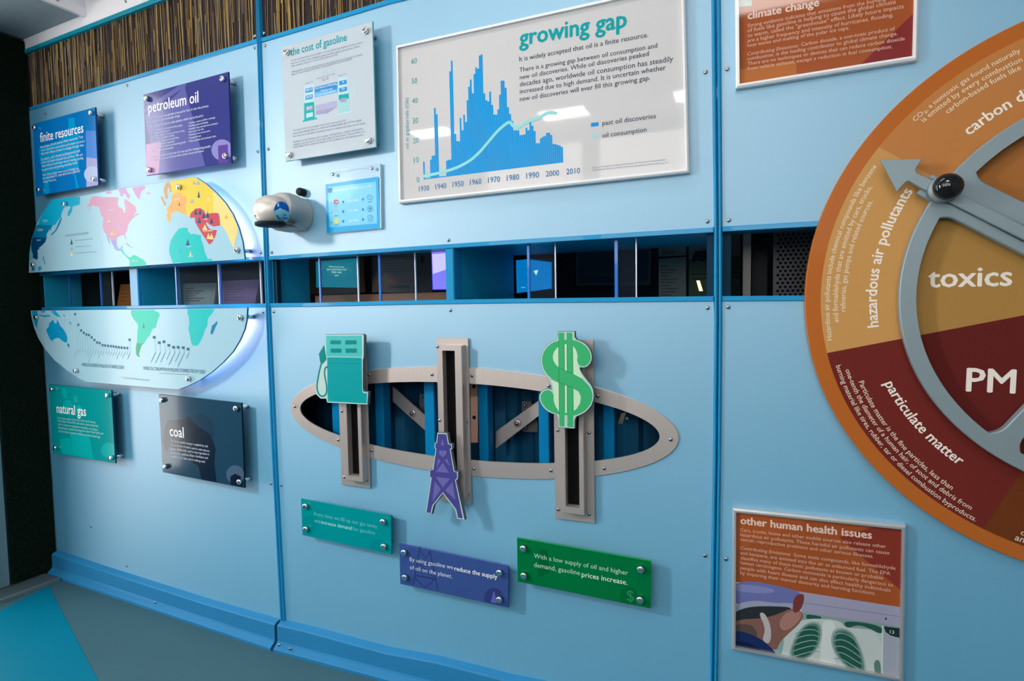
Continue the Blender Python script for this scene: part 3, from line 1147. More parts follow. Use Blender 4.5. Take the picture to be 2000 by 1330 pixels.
def track(label, tl, tr, br, bl, slot, fr_o, scr, d0=.008):
    """flat back plate + raised U-frame round a brush-filled slot; all photo points"""
    q = LL(2, [tl, tr, br, bl], d0)
    xl, xr = (q[0][0] + q[3][0]) / 2, (q[1][0] + q[2][0]) / 2
    zt, zb = (q[0][1] + q[1][1]) / 2, (q[2][1] + q[3][1]) / 2
    t = T('slider_track', label, 'slider track', 2, (xl + xr) / 2, -d0, zb, 'upright slider tracks across the oval')
    dF = .034
    fo = LL(2, fr_o, dF)
    fx0, fx1, fz0, fz1 = min(p[0] for p in fo), max(p[0] for p in fo), min(p[1] for p in fo), max(p[1] for p in fo)
    so = LL(2, slot, dF)
    sx0, sx1, sz0, sz1 = min(p[0] for p in so), max(p[0] for p in so), min(p[1] for p in so), max(p[1] for p in so)
    # plate has an opening where the raised frame stands
    t.part('back_plate', MB().prism(rect(xl, zb, xr, zt), -d0, -.0055, steel, holes=[rect(fx0 + .002, fz0 + .002, fx1 - .002, fz1 - .002)], cham=.0008))
    t.part('raised_frame', MB().prism(rect(fx0, fz0, fx1, fz1), -dF, -.0053, steel, holes=[rect(sx0, sz0, sx1, sz1)], cham=.0015))
    t.part('brush', MB().box(sx0 + .0005, sx1 - .0005, -.012, -.0053, sz0 + .0005, sz1 - .0005, blackrub))
    for p in scr:
        x, z = L(2, *p, d0)
        t.inst('screw', SCREW, x, -d0, z)
    return t, (sx0 + sx1) / 2


tr1, sx1 = track('steel slider track behind the teal gas pump', (654, 668), (715, 666), (723, 954), (670.6, 946.9),
                 [(678.5, 690), (694.5, 690), (698.3, 928.4), (681, 928.4)], [(671, 680), (701, 680), (706, 940), (674.5, 938)], zo([(580, 830), (782, 840)]) + zq([(513, 370), (713, 395)]))
tr2, sx2 = track('middle steel slider track with the purple derrick', (849.5, 659.4), (914.5, 659.8), (920.8, 988.3), (862, 976.6),
                 [(866, 685.5), (888, 685), (892, 960), (870, 957)], [(861, 675), (901.5, 675.5), (906, 975), (866, 970)], zo([(1428, 258), (1665, 258), (1447, 912), (1683, 928)]) + zq([(1608, 525)]))
tr3, sx3 = track('steel slider track behind the green dollar sign', (1081, 663), (1159.8, 664), (1161, 1023.4), (1083.2, 1011.3),
                 [(1105, 690), (1129, 690), (1130, 992), (1105, 989)], [(1098, 680), (1138, 680), (1141.5, 1007), (1098, 1001)], zp([(680, 1000), (957, 1022)]) + Zm(560, 960, 2.632)((1395, 92), (1555, 117)))

# ------------------------------------------------------------------ sliding pictograms
SD = .062


def icon(name, label, k, outline, layers, sxc, border, stem_z, d=SD):
    o = ccw(LL(k, outline, d))
    c = np.array(o)
    t = T(name, label, 'slider sign', k, float(c[:, 0].mean()), -d, float(c[:, 1].min()))
    t.part('plate', MB().prism(o, -d, -d + .012, border, side=M('dark_sign_edge', (.10, .13, .15), .4), cham=.0012))
    mb = MB()
    for i, ly in enumerate(layers):
        y = -d - .0002 - .00003 * i
        if ly[0] == 's':
            mb.stroke(smooth_path(LL(k, ly[1], d)), ly[2] * D / FPX, y, ly[3])
        else:
            mb.flat(ccw(LL(k, ly[1], d)), y, ly[2])
    t.part('artwork', mb)
    t.part('slider_pin', MB().cyl(sxc, stem_z, [(.0075, -d + .012), (.0075, -.013)], chrome, 14))
    return t


pale = M('pale_green_border', (.42, .58, .55), .4)
pt_top = M('pump_head_teal', (.06, .44, .43), .35, coat=.3)
pt_body = M('pump_body_teal', (.0, .29, .31), .35, coat=.3)
pt_dark = M('pump_dark_teal', (.0, .21, .21), .35, coat=.3)
icon('gas_pump_slider', 'teal gas pump sign on the left slider track', 2,
     zo([(428, 150), (765, 147), (777, 160), (775, 350), (768, 380), (768, 640), (775, 655), (815, 660), (808, 775), (448, 757), (438, 722), (390, 722), (352, 685), (343, 625), (367, 500), (385, 420), (370, 340), (373, 312), (426, 232)]),
     [('p', zo([(440, 162), (757, 160), (760, 350), (443, 345)]), pt_top)] +
     [('p', zo(r), pt_dark) for r in ([(477, 203), (572, 203), (572, 238), (477, 238)], [(610, 202), (710, 202), (712, 238), (610, 240)], [(480, 275), (577, 275), (577, 313), (480, 313)], [(612, 275), (714, 275), (714, 313), (614, 314)])] +
     [('p', zo([(450, 352), (755, 356), (757, 380), (760, 640), (768, 668), (803, 672), (800, 762), (455, 744)]), pt_body),
      ('p', zo([(453, 402), (757, 406), (757, 410), (453, 406)]), pt_dark),
      ('s', zo([(398, 405), (375, 500), (358, 600), (364, 660), (392, 700), (428, 697), (450, 655), (440, 570), (425, 505), (428, 450), (455, 434)]), 3.9, pt_dark),
      ('p', zo([(424, 244), (437, 330), (445, 372), (412, 412), (388, 398), (376, 322)]), pt_dark)],
     sx1, pale, L(2, 690, 740, .03)[1])

pu1 = M('derrick_purple', (.06, .055, .24), .35, coat=.3)
pu2 = M('derrick_light_purple', (.13, .125, .37), .35, coat=.3)
icon('oil_derrick_slider', 'purple oil derrick sign on the middle slider track', 2,
     zq([(1334, -24), (1424, -19), (1440, 72), (1468, 80), (1470, 122), (1457, 130), (1490, 318), (1522, 325), (1520, 386), (1503, 405), (1580, 752), (1510, 745), (1490, 660), (1385, 522), (1303, 625), (1285, 702), (1228, 690), (1275, 377), (1260, 372), (1264, 302), (1290, 300), (1318, 127), (1308, 117), (1311, 65), (1323, 62)]),
     [('p', zq([(1342, -12), (1416, -8), (1430, 78), (1458, 88), (1460, 115), (1446, 124), (1480, 322), (1510, 332), (1510, 380), (1492, 398), (1562, 738), (1520, 732), (1502, 655), (1385, 505), (1292, 620), (1275, 690), (1240, 684), (1286, 375), (1270, 366), (1272, 310), (1300, 306), (1328, 122), (1318, 112), (1320, 72), (1333, 68)]), pu1)] +
     [('p', zq(r), pu2) for r in ([(1381, 30), (1396, 92), (1366, 88)], [(1352, 136), (1416, 136), (1416, 166), (1386, 196), (1352, 168)], [(1342, 205), (1366, 228), (1330, 285)], [(1420, 205), (1452, 280), (1402, 225)],
                                  [(1384, 245), (1440, 335), (1325, 322)], [(1322, 368), (1450, 385), (1385, 462)], [(1312, 410), (1368, 478), (1292, 590)], [(1470, 415), (1497, 572), (1404, 488)])],
     sx2, pale, L(2, 872, 930, .03)[1])

dg1 = M('dollar_green', (.04, .40, .15), .35, coat=.3)
dg2 = M('dollar_dark_green', (.01, .22, .07), .35)
dgl = M('dollar_pale_green', (.50, .72, .49), .4)
icon('dollar_sign_slider', 'green dollar sign on the right slider track', 2,
     smooth_loop(zp([(672, 122), (676, 122), (826, 122), (830, 122), (830, 190), (900, 213), (955, 262), (985, 330), (980, 392), (945, 437), (905, 450), (872, 442), (888, 485), (935, 550), (985, 610), (1003, 680), (990, 765), (940, 832), (880, 867), (832, 885), (829, 985), (826, 988), (685, 977), (681, 974), (680, 867), (610, 850), (550, 805), (512, 735), (511, 682), (545, 640), (590, 628), (632, 640), (600, 560), (545, 480), (522, 400), (530, 320), (570, 250), (630, 207), (672, 190)]), 1),
     [('p', smooth_loop(zp([(688, 205), (760, 195), (830, 203), (890, 225), (945, 272), (972, 332), (968, 385), (940, 424), (902, 436), (868, 425), (850, 385), (856, 340), (843, 290), (812, 248), (750, 235), (690, 255), (650, 290), (632, 340), (640, 395), (690, 448), (812, 500), (905, 555), (965, 615), (988, 680), (978, 755), (930, 820), (872, 855), (812, 872), (690, 860), (620, 840), (562, 798), (526, 735), (525, 685), (555, 652), (592, 642), (625, 655), (642, 690), (640, 740), (660, 790), (690, 832), (750, 850), (812, 835), (862, 790), (885, 730), (878, 680), (855, 645), (812, 620), (690, 575), (612, 535), (560, 475), (536, 400), (543, 325), (582, 262), (635, 220)]), 1), dg1),
      ('p', zp([(652, 300), (690, 262), (690, 446), (660, 415), (634, 350)]), dgl), ('p', zp([(812, 252), (840, 292), (852, 345), (848, 385), (872, 470), (905, 545), (812, 500)]), dgl),
      ('p', zp([(620, 548), (690, 582), (690, 838), (658, 785), (642, 735), (645, 685), (638, 620)]), dgl), ('p', zp([(816, 632), (858, 655), (880, 700), (876, 760), (845, 812), (816, 830)]), dgl),
      ('p', zp([(682, 134), (736, 134), (738, 968), (692, 964)]), dg1), ('p', zp([(756, 134), (808, 134), (816, 974), (764, 970)]), dg1),
      ('p', zp([(738, 238), (758, 238), (760, 480), (739, 470)]), dgl), ('p', zp([(739, 596), (760, 602), (762, 846), (740, 844)]), dgl),
      ('s', zp([(686, 206), (692, 860)]), 1.1, dg2), ('s', zp([(736, 240), (739, 470)]), 1.1, dg2), ('s', zp([(760, 240), (762, 478)]), 1.1, dg2), ('s', zp([(810, 250), (814, 498)]), 1.1, dg2),
      ('s', zp([(738, 598), (740, 844)]), 1.1, dg2), ('s', zp([(762, 604), (763, 846)]), 1.1, dg2), ('s', zp([(814, 632), (817, 832)]), 1.1, dg2),
      ('s', zp([(690, 446), (812, 500), (905, 555)]), 1.0, dg2), ('s', zp([(612, 540), (690, 580), (812, 622), (856, 648)]), 1.0, dg2)],
     sx3, pale, L(2, 1120, 760, .03)[1])
# ------------------------------------------------------------------ boards held off the wall by steel stand-offs
lettw = M('white_lettering', (.80, .82, .85), .5)
lettd = M('soft_white_lettering', (.58, .66, .78), .5)
SO = {}


def standoff(t, k, p, d, r=.0095):
    """a stand-off whose cap is seen at photo point p; d = board front distance"""
    x, z = L(k, *p, d + .012)
    key = (round(d, 3), r)
    if key not in SO:
        b = MB().cyl(0, 0, [(r * .5, -.0125), (r * .85, -.0122), (r, -.010), (r, 0)], chrome, 20)
        b2 = MB().cyl(0, 0, [(r * .8, .0075), (r * .8, d - .0005)], chrome, 16)
        SO[key] = (b.mesh('standoff'), b2.mesh('standoff_barrel'))
    a, b = SO[key]
    o = t.inst('standoff', a, x, -d, z)
    q = bpy.data.objects.new('barrel', b)
    COL.objects.link(q)
    q.parent = o
    return o


def board(name, label, cat, k, quad, d, mat, sts, th=.006, edge=None, group=None, cham=.0008, loop=None, sor=.0095):
    q = loop or LL(k, quad, d)
    c = np.array(q)
    t = T(name, label, cat, k, float(c[:, 0].mean()), -d, float(c[:, 1].min()), group)
    t.d = d
    t.q = q
    t.part('board', MB().prism(ccw(q), -d, -d + th, mat, side=edge, cham=cham))
    for p in sts:
        standoff(t, k, p, d, sor)
    return t


def clip_poly(poly, q):
    """Sutherland-Hodgman: keep the artwork inside the (convex) board outline"""
    out = ccw(poly)
    cl = ccw(q)
    for i in range(len(cl)):
        a, b = cl[i], cl[(i + 1) % len(cl)]
        inp, out = out, []
        for j in range(len(inp)):
            p, r = inp[j - 1], inp[j]
            sp = (b[0] - a[0]) * (p[1] - a[1]) - (b[1] - a[1]) * (p[0] - a[0])
            sr = (b[0] - a[0]) * (r[1] - a[1]) - (b[1] - a[1]) * (r[0] - a[0])
            if (sp >= 0) != (sr >= 0):
                u = sp / (sp - sr)
                out.append((p[0] + (r[0] - p[0]) * u, p[1] + (r[1] - p[1]) * u))
            if sr >= 0:
                out.append(r)
        if not out:
            return []
    return out


def art(t, k, layers, name='artwork', eps=.0001, clip=True):
    mb = MB()
    q = inset(ccw(t.q), .0015) if clip else None
    for i, ly in enumerate(layers):
        y = -t.d - eps - .00001 * i
        if ly[0] == 's':
            mb.stroke(LL(k, ly[1], t.d), ly[2] * D / FPX, y, ly[3])
        else:
            l = LL(k, ly[0], t.d)
            if clip:
                l = clip_poly(l, q)
            if len(l) > 2:
                mb.flat(ccw(l), y, ly[1])
    t.part(name, mb)
    return .0002 + .00002 * len(layers)


def text(t, k, rows, mat, name='body_text', bold=0.0, shear=0.0, h=1.0, eps=.0005):
    mb = MB()
    lines(mb, k, t.d + eps, rows, mat, bold, shear, h)
    t.part(name, mb)


def zr_(z, rows):
    return [(s, z(a)[0], z(b)[0]) for s, a, b in rows]


def circ(z, cx, cy, r, n=26, sx=1.0):
    return z([(cx + r * sx * cos(2 * pi * i / n), cy + r * sin(2 * pi * i / n)) for i in range(n)])


DS = .042
# finite resources
fb = M('resource_blue', (.0, .155, .46), .12, coat=.05, spec=.15, noise=.04, nscale=3)
fl = M('resource_light_blue', (.0, .29, .58), .14, coat=.05, spec=.15)
fe = M('blue_board_edge', (.004, .06, .22), .2)
zf = Zm(50, 190, 6.65)
t = board('wall_sign', 'blue finite resources sign at the top left beside the turf', 'sign', 1, [(64.3, 242), (185.5, 209), (192, 362), (70, 383)], DS, fb,
          [(64.6, 248.6), (174, 219.3), (72.8, 370.5), (180, 348.6)], edge=fe, group='signs held off the wall on the left bay')
art(t, 1, [(zf([(555, 270), (635, 265), (640, 380), (690, 480), (690, 900), (640, 970), (690, 1180), (660, 1180), (620, 960), (480, 930), (400, 980), (300, 1100), (310, 1270), (250, 1270), (240, 1100), (170, 700), (190, 640), (460, 560), (470, 480), (555, 400)]), fl),
           (zf([(780, 430), (930, 440), (960, 800), (790, 780)]), M('resource_blue_band', (.07, .22, .62), .14, coat=.05, spec=.15)),  # strip down the right side, blue over pink
           (zf([(790, 780), (960, 800), (960, 1150), (790, 1170)]), M('resource_pink_band', (.36, .36, .62), .14, coat=.05, spec=.15)),
           (circ(zf, 865, 1000, 105), M('resource_pale_disc', (.42, .50, .72), .14, coat=.05, spec=.15))])
text(t, 1, zr_(zf, [('finite resources', (190, 585), (752, 455))]), lettw, 'title', .012, h=1.12)
text(t, 1, zr_(zf, [('Natural gas, oil and coal are finite resources. They', (190, 665), (748, 525)), ('were created from ancient plants and animals in sediment', (200, 705), (768, 580)), ('that took millions of years to change through time.', (203, 750), (758, 632)),
                    ('In nature, oil is found underground and', (205, 825), (705, 710)), ('in the rock layers beneath the sea floor. We use', (205, 865), (742, 755)), ('these fuels at a much faster rate for heating, cooling', (210, 910), (748, 800)), ('transportation and growing everyday needs.', (210, 960), (675, 860)),
                    ('Since these energy resources are limited, we', (220, 1025), (690, 935)), ('are searching for new and more plentiful', (220, 1070), (705, 970)), ('energy resources.', (225, 1112), (400, 1080))]), lettd)

# petroleum oil
pb = M('petroleum_purple', (.040, .045, .20), .12, coat=.05, spec=.15, noise=.04, nscale=3)
pl_ = M('petroleum_light_purple', (.10, .105, .32), .14, coat=.05, spec=.15)
pe = M('purple_board_edge', (.02, .03, .16), .2)
zpo = Zm(270, 130, 6.048)
t = board('wall_sign', 'purple petroleum oil sign above the yellow part of the map', 'sign', 1, [(280, 184.8), (445.4, 140), (452, 318.5), (285.8, 343.3)], DS, pb,
          [(282.9, 191.2), (431.7, 152.6), (287.9, 330.6), (436.7, 303.6)], edge=pe, group='signs held off the wall on the left bay')
art(t, 1, [(zpo([(548, 235), (790, 1175), (90, 1290), (140, 900), (80, 580), (390, 390)]), pl_), (zpo([(75, 495), (480, 225), (565, 195), (560, 240), (75, 545)]), pl_),
           (zpo([(90, 920), (270, 890), (240, 1290), (95, 1300)]), M('petroleum_pink_reflection', (.36, .20, .38), .14, coat=.05, spec=.15)),  # pinkish reflection painted in at the bottom left
           (circ(zpo, 990, 985, 125, sx=1.0), M('petroleum_disc', (.22, .21, .48), .14, coat=.05, spec=.15)), (zpo([(943, 935), (1057, 918), (1067, 1140), (950, 1150)]), M('petroleum_cup', (.10, .055, .27), .14, coat=.05, spec=.15))])
text(t, 1, zr_(zpo, [('petroleum oil', (120, 548), (712, 420))]), lettw, 'title', .012, h=1.08)
text(t, 1, zr_(zpo, [("While 70% of oil used globally is burned for fuel, it's also the primary", (130, 630), (830, 475)), ('ingredient in a lot of everyday things.', (130, 670), (495, 590)), ("For instance, it's used to make plastics, which can be found in:", (135, 725), (770, 590)),
                     ('• Food, beverage and prescription bottle packages', (150, 770), (522, 700)), ('• Toys, pillows and everything soft', (150, 805), (375, 762)), ('• Fax, phone, computers, televisions and stereo wiring', (150, 840), (545, 765)), ('• Yarns, fabrics and plastic shelving', (150, 875), (425, 820)), ('• Housewares, eyeglasses and dental floss', (150, 910), (482, 845)), ('• Carpets and outdoor equipment', (150, 945), (430, 890)), ('• Ropes, containers, fences and sporting goods', (155, 980), (560, 900)), ('• Milk containers and buckets', (155, 1015), (415, 965)),
                     ('• Clothing, carpets and floor coverings', (590, 680), (908, 610)), ('• Plumbing pipes and fittings', (590, 715), (825, 665)), ('• Sandwich bags and take-out containers', (590, 750), (940, 678)), ('• Boots and shower film', (590, 785), (775, 745)), ('• Mattresses, boats and auto parts', (590, 820), (850, 765)), ('• Transparent tape', (590, 858), (742, 825)), ('• Video cassettes and computer discs', (590, 895), (918, 830)),
                     ('In 2004, two-thirds of oil in the U.S. was used for transporting people,', (145, 1085), (858, 950)), ('goods and products to and from work, school, stores and homes.', (148, 1120), (778, 1005))]), lettd)

# natural gas
ng = M('gas_teal', (.0, .26, .27), .12, coat=.05, spec=.15, noise=.04, nscale=3)
ngl = M('gas_light_teal', (.0, .36, .35), .14, coat=.05, spec=.15)
zn = Zm(90, 740, 7.39)
t = board('wall_sign', 'teal natural gas sign under the left end of the map', 'sign', 1, [(95.5, 750.7), (217.2, 762.3), (225.3, 905.1), (103, 885)], DS, ng,
          [(98.6, 761), (206.4, 772.5), (105.4, 875.3), (214.1, 894.9)], edge=M('teal_board_edge', (.0, .06, .12), .2), group='signs held off the wall on the left bay')
art(t, 1, [(zn([(220, 140), (280, 125), (310, 270), (250, 285)]), ngl), (zn([(390, 265), (440, 230), (462, 330), (410, 352)]), ngl), (zn([(232, 385), (255, 320), (310, 290), (365, 325), (395, 430), (240, 430)]), ngl),
           (zn([(430, 400), (480, 365), (520, 420), (520, 470), (430, 460)]), ngl), (zn([(345, 780), (610, 800), (640, 900), (690, 1160), (390, 1100)]), ngl), (zn([(200, 870), (340, 850), (390, 1100), (230, 1080)]), ngl), (circ(zn, 905, 1030, 112), ngl)])
text(t, 1, zr_(zn, [('natural gas', (155, 487), (578, 537))]), lettw, 'title', .012, h=1.15)
text(t, 1, zr_(zn, [('Natural gas supplies about 21% of the world energy.', (165, 575), (715, 640)), ('Natural gas is burned for heat and to make electricity', (168, 615), (752, 695)), ('and it is used as an ingredient in fertilizer and plastics.', (172, 665), (755, 750)), ('Natural gas is cleaner burning than other fossil fuels and', (175, 715), (825, 805)), ('can be used to power vehicles as compressed gas.', (180, 765), (790, 855))]), M('pale_teal_lettering', (.30, .60, .62), .5))

# coal
cb = M('coal_slate', (.010, .048, .088), .12, coat=.05, spec=.15, noise=.05, nscale=3)
cdk = M('coal_dark', (.002, .012, .030), .14, coat=.05, spec=.15)
zk = Zm(300, 760, 6.333)
t = board('wall_sign', 'dark slate coal sign under the right end of the map', 'sign', 1, [(309.5, 769.8), (471.3, 786.8), (477.6, 953.4), (317.7, 922.3)], DS, cb,
          [(312.9, 782.1), (457.9, 798.4), (320.2, 912.4), (465, 941.9)], edge=M('coal_board_edge', (.003, .012, .03), .2), group='signs held off the wall on the left bay')
art(t, 1, [(zk([(430, 350), (480, 330), (600, 300), (712, 372), (742, 450), (752, 700), (640, 640)]), M('coal_mid', (.007, .034, .066), .14, coat=.05, spec=.15)),
           (zk([(175, 380), (350, 378), (430, 335), (520, 440), (610, 500), (700, 560), (768, 740), (750, 900), (782, 1170), (592, 1120), (560, 960), (450, 880), (200, 700), (155, 780), (108, 650), (130, 500)]), cdk),
           (circ(zk, 1008, 1055, 115, sx=.95), M('coal_disc', (.055, .10, .17), .14, coat=.05, spec=.15)), (zk([(950, 1080), (1010, 1045), (1080, 1080), (1105, 1230), (950, 1205)]), cdk)])
text(t, 1, zr_(zk, [('coal', (200, 576), (375, 602))]), lettw, 'title', .014, h=1.1)
text(t, 1, zr_(zk, [("23% of the world's energy is supplied by coal.", (210, 650), (675, 720)), ('Ninety percent of coal is used to make electric', (212, 695), (693, 778)), ('power. Additionally, coal is a key ingredient in', (214, 745), (688, 820)), ('plastics, tar, synthetic fibers, fertilizers and', (216, 795), (672, 865)), ('medicines. It is also used in making steel.', (218, 840), (640, 912))]), lettd)

# cost of gasoline
gw = M('pale_print_board', (.47, .54, .60), .10, coat=.5, noise=.01)
tealt = M('teal_lettering', (.0, .32, .36), .4)
grt = M('grey_lettering', (.22, .27, .36), .5)
zg = Zm(540, 30, 4.433)
t = board('wall_sign', 'pale cost of gasoline sign with small pump drawings', 'sign', 2, [(549.5, 91.4), (727.2, 41.3), (734.5, 287.2), (557.6, 315.4)], DS, gw,
          [(556.9, 99.9), (710.8, 57.7), (561.4, 300.7), (716.6, 272.5)], edge=M('glass_green_edge', (.10, .42, .46), .15))
ga, gb_, gc = M('pump_print_teal', (.0, .36, .36), .3), M('pump_print_blue', (.03, .25, .55), .3), M('pump_print_pale', (.40, .62, .66), .3)
gm, gp = M('pump_print_mauve', (.30, .30, .45), .3), M('pump_print_lilac', (.36, .37, .55), .3)
art(t, 2, [(zg([(330, 622), (527, 575), (530, 640), (331, 670)]), gb_), (zg([(331, 668), (530, 638), (531, 668), (332, 712)]), M('pump_print_sky', (.14, .42, .70), .3)), (zg([(335, 780), (525, 738), (525, 800), (345, 835)]), gp), (zg([(338, 828), (525, 795), (440, 850), (342, 862)]), gm),
           (zg([(245, 610), (320, 595), (324, 748), (242, 762)]), gc), (zg([(240, 762), (325, 748), (333, 888), (240, 908)]), ga), (zg([(228, 910), (352, 884), (352, 898), (228, 923)]), ga),
           (zg([(252, 635), (313, 622), (314, 660), (252, 673)]), gb_), (zg([(252, 697), (313, 683), (315, 720), (252, 733)]), gb_), (zg([(258, 790), (313, 780), (314, 816), (258, 828)]), gm), (zg([(258, 850), (314, 838), (316, 874), (258, 888)]), gc),
           (zg([(535, 545), (612, 530), (620, 675), (536, 690)]), gc), (zg([(535, 690), (625, 675), (631, 830), (540, 850)]), M('pump_print_pale_teal', (.30, .56, .58), .3)), (zg([(540, 690), (625, 676), (627, 720), (540, 735)]), ga), (zg([(520, 855), (648, 826), (650, 838), (520, 866)]), gc),
           (zg([(543, 570), (608, 557), (610, 593), (545, 606)]), gb_), (zg([(543, 632), (610, 617), (612, 653), (545, 666)]), gb_), (zg([(553, 722), (605, 712), (606, 745), (554, 756)]), gm),
           ('s', zg([(225, 650), (205, 660), (205, 830), (225, 835)]), 1.6, gc), ('s', zg([(650, 550), (672, 575), (676, 725), (652, 735), (640, 640)]), 1.6, gc)])
text(t, 2, zr_(zg, [('the cost of gasoline', (122, 350), (610, 218))]), tealt, 'title', .016, h=1.2)
text(t, 2, zr_(zg, [('As the world burning crude oil, there is concern about the depletion of oil in nature', (125, 400), (745, 240)), ('reserves. In other words, demand is going up while supply is going down. When', (125, 425), (720, 275)), ('these continue, the price of oil would continue to rise.', (125, 450), (530, 345)), ('While gasoline prices are largely based on the supply and price of supply vs. demand,', (127, 500), (748, 345)), ('there are many variables that affect pricing besides the cost of crude oil.', (127, 522), (655, 385)),
                    ('Two-thirds of the U.S. oil supply comes from Texas and the Gulf', (140, 1005), (600, 915)), ('coast. Even though there is a whole oil transportation grid of the supply', (142, 1032), (735, 913)), ('lines they are vulnerable in hurricane season to demand and more stored supply.', (143, 1056), (775, 938)), ('Gasoline can also fluctuate due to taxes, refining factors, refinery and pipeline', (143, 1105), (750, 988)), ('problems, and other factors like foreign supply and distribution. These problems are', (145, 1128), (762, 1010)), ('some retail sold in seasonal blends for oil. In blends for the last few years.', (145, 1150), (755, 1040))]), grt, h=1.1)
text(t, 2, zr_(zg, [('2006', (380, 512), (472, 490))]), M('pale_outline_lettering', (.42, .60, .62), .5), 'year', h=1.1)
text(t, 2, zr_(zg, [('average retail cost per gallon', (345, 553), (512, 507)), ('$2.69', (398, 570), (452, 553)), ('taxes 11%', (252, 595), (315, 578)), ('taxes 11%', (540, 528), (606, 510))]), grt, 'caption')
text(t, 2, zr_(zg, [('Distribution & Marketing', (338, 640), (522, 598)), ('Refining costs', (385, 660), (485, 640)), ('Crude oil & production', (350, 700), (512, 660)), ('$0.24', (260, 657), (306, 647)), ('$0.59', (260, 719), (306, 708)), ('9%', (568, 586), (586, 582)), ('22%', (563, 647), (592, 641)), ('$0.47', (265, 812), (308, 803))]), lettw, 'pump_lettering')

# ------------------------------------------------------------------ growing gap chart in a white frame


def framed(name, label, cat, k, quad, fw, df, ds, fmat, smat, prof=.004):
    """picture frame: outer quad at distance df; sheet recessed to ds"""
    q = ccw(LL(k, quad, df))
    c = np.array(q)
    t = T(name, label, cat, k, float(c[:, 0].mean()), -df, float(c[:, 1].min()))
    t.d = ds
    i_ = inset(q, fw)
    t.part('frame', MB().prism(q, -df, -.0003, fmat, holes=[i_], cham=prof))
    t.q = inset(q, fw - .001)
    t.part('panel', MB().prism(t.q, -ds, -.002, smat))
    return t


whframe = M('white_frame', (.78, .79, .80), .35, coat=.2, noise=.02)
chartw = M('chart_sheet', (.54, .54, .55), .05, coat=.5, noise=.01)
t = framed('chart_poster', 'large white framed growing gap chart of oil discoveries', 'chart', 2, [(771.7, 88.4), (1337, -37.5), (1346, 336), (777.6, 397)], .0085, .020, .012, whframe, chartw)
zh = Zm(760, 0, 3.122)
barm = M('chart_bar_blue', (.0, .27, .63), .3)
linem = M('chart_line_aqua', (.26, .62, .62), .3)
o_ = L(2, *zh((210, 1095))[0], t.d)
ex = L(2, *zh((1062, 990))[0], t.d)
tp = L(2, *zh((190, 375))[0], t.d)
step = [(208, 1003), (214, 985), (226, 1055), (238, 1060), (249, 2000), (256, 973), (266, 950), (270, 660), (282, 698), (291, 634), (302, 906), (314, 952), (327, 2000), (350, 980), (361, 975), (371, 435), (381, 370), (391, 362), (403, 815), (414, 860), (427, 862), (432, 720), (443, 795), (454, 700), (465, 745), (473, 612), (482, 530), (492, 486), (503, 570), (512, 453), (524, 412), (536, 420), (546, 340), (557, 334), (569, 317), (581, 570), (594, 610), (606, 618), (617, 558), (629, 640), (641, 698), (653, 700), (665, 667), (675, 578), (686, 492), (698, 492), (710, 535), (722, 655), (735, 695), (748, 738), (762, 795), (774, 795), (786, 796), (799, 824), (811, 823), (822, 820), (833, 779), (845, 795), (857, 743), (869, 768), (881, 800), (893, 874), (905, 875), (917, 870), (921, 844), (933, 834), (945, 830), (958, 811), (971, 809), (983, 824), (998, 878), (1010, 880), (1022, 884), (1034, 888), (1046, 892), (1055, 896)]
# along-board direction of the base line and of the uprights
ux = ((ex[0] - o_[0]), (ex[1] - o_[1]))
ul = math.hypot(*ux)
ux = (ux[0] / ul, ux[1] / ul)
uz = (tp[0] - o_[0], tp[1] - o_[1])
zl = math.hypot(*uz)
uz = (uz[0] / zl, uz[1] / zl)
det = ux[0] * uz[1] - ux[1] * uz[0]


def toab(p):
    dx, dz = p[0] - o_[0], p[1] - o_[1]
    return ((dx * uz[1] - dz * uz[0]) / det, (ux[0] * dz - ux[1] * dx) / det)


stp = [(toab(L(2, *zh((x, y))[0], t.d))) for x, y in step]
stv = [(a, v if step[i][1] < 1500 else 0) for i, (a, v) in enumerate(stp)]
mb = MB()
N = 73
bw = ul / N
for i in range(N):
    a = (i + .5) * bw
    v = [h_ for s_, h_ in stv if s_ <= a + .001]
    v = v[-1] if v else .02
    if v < .003:
        continue
    a0, a1 = i * bw, (i + .93) * bw
    pts = [(o_[0] + ux[0] * s_ + uz[0] * h_, o_[1] + ux[1] * s_ + uz[1] * h_) for s_, h_ in ((a0, 0), (a1, 0), (a1, v), (a0, v))]
    mb.flat(ccw(pts), -t.d - .0003, barm)
pts = [(o_[0] + ux[0] * s_ + uz[0] * h_, o_[1] + ux[1] * s_ + uz[1] * h_) for s_, h_ in ((0, 0), (ul, 0), (ul, .003), (0, .003))]
mb.flat(ccw(pts), -t.d - .00035, barm)
t.part('bar_chart', mb)
mb = MB()
mb.stroke(smooth_path(LL(2, zh([(210, 1075), (260, 1065), (330, 1050), (400, 1028), (460, 1000), (510, 968), (560, 920), (610, 860), (660, 800), (700, 765), (735, 740), (755, 768), (785, 783), (820, 758), (860, 735), (910, 725), (950, 695), (985, 683), (1022, 693)]), t.d), 2), 6.2 * D / FPX, -t.d - .0006, linem)
t.part('consumption_line', mb)
mb = MB()
mb.flat(ccw(LL(2, zh([(1230, 750), (1277, 744), (1278, 768), (1231, 774)]), t.d)), -t.d - .0003, barm)
mb.stroke(LL(2, zh([(1238, 832), (1270, 827)]), t.d), 6.2 * D / FPX, -t.d - .0003, linem)
mb.stroke(LL(2, zh([(196, 360), (213, 1095)]), t.d), .5 * D / FPX, -t.d - .0002, M('chart_axis_grey', (.50, .52, .56), .4))
mb.stroke(LL(2, zh([(1062, 992), (1125, 986)]), t.d), .5 * D / FPX, -t.d - .0002, MATS['chart_axis_grey'])
t.part('legend', mb)
inkd = M('dark_navy_lettering', (.035, .05, .08), .4)
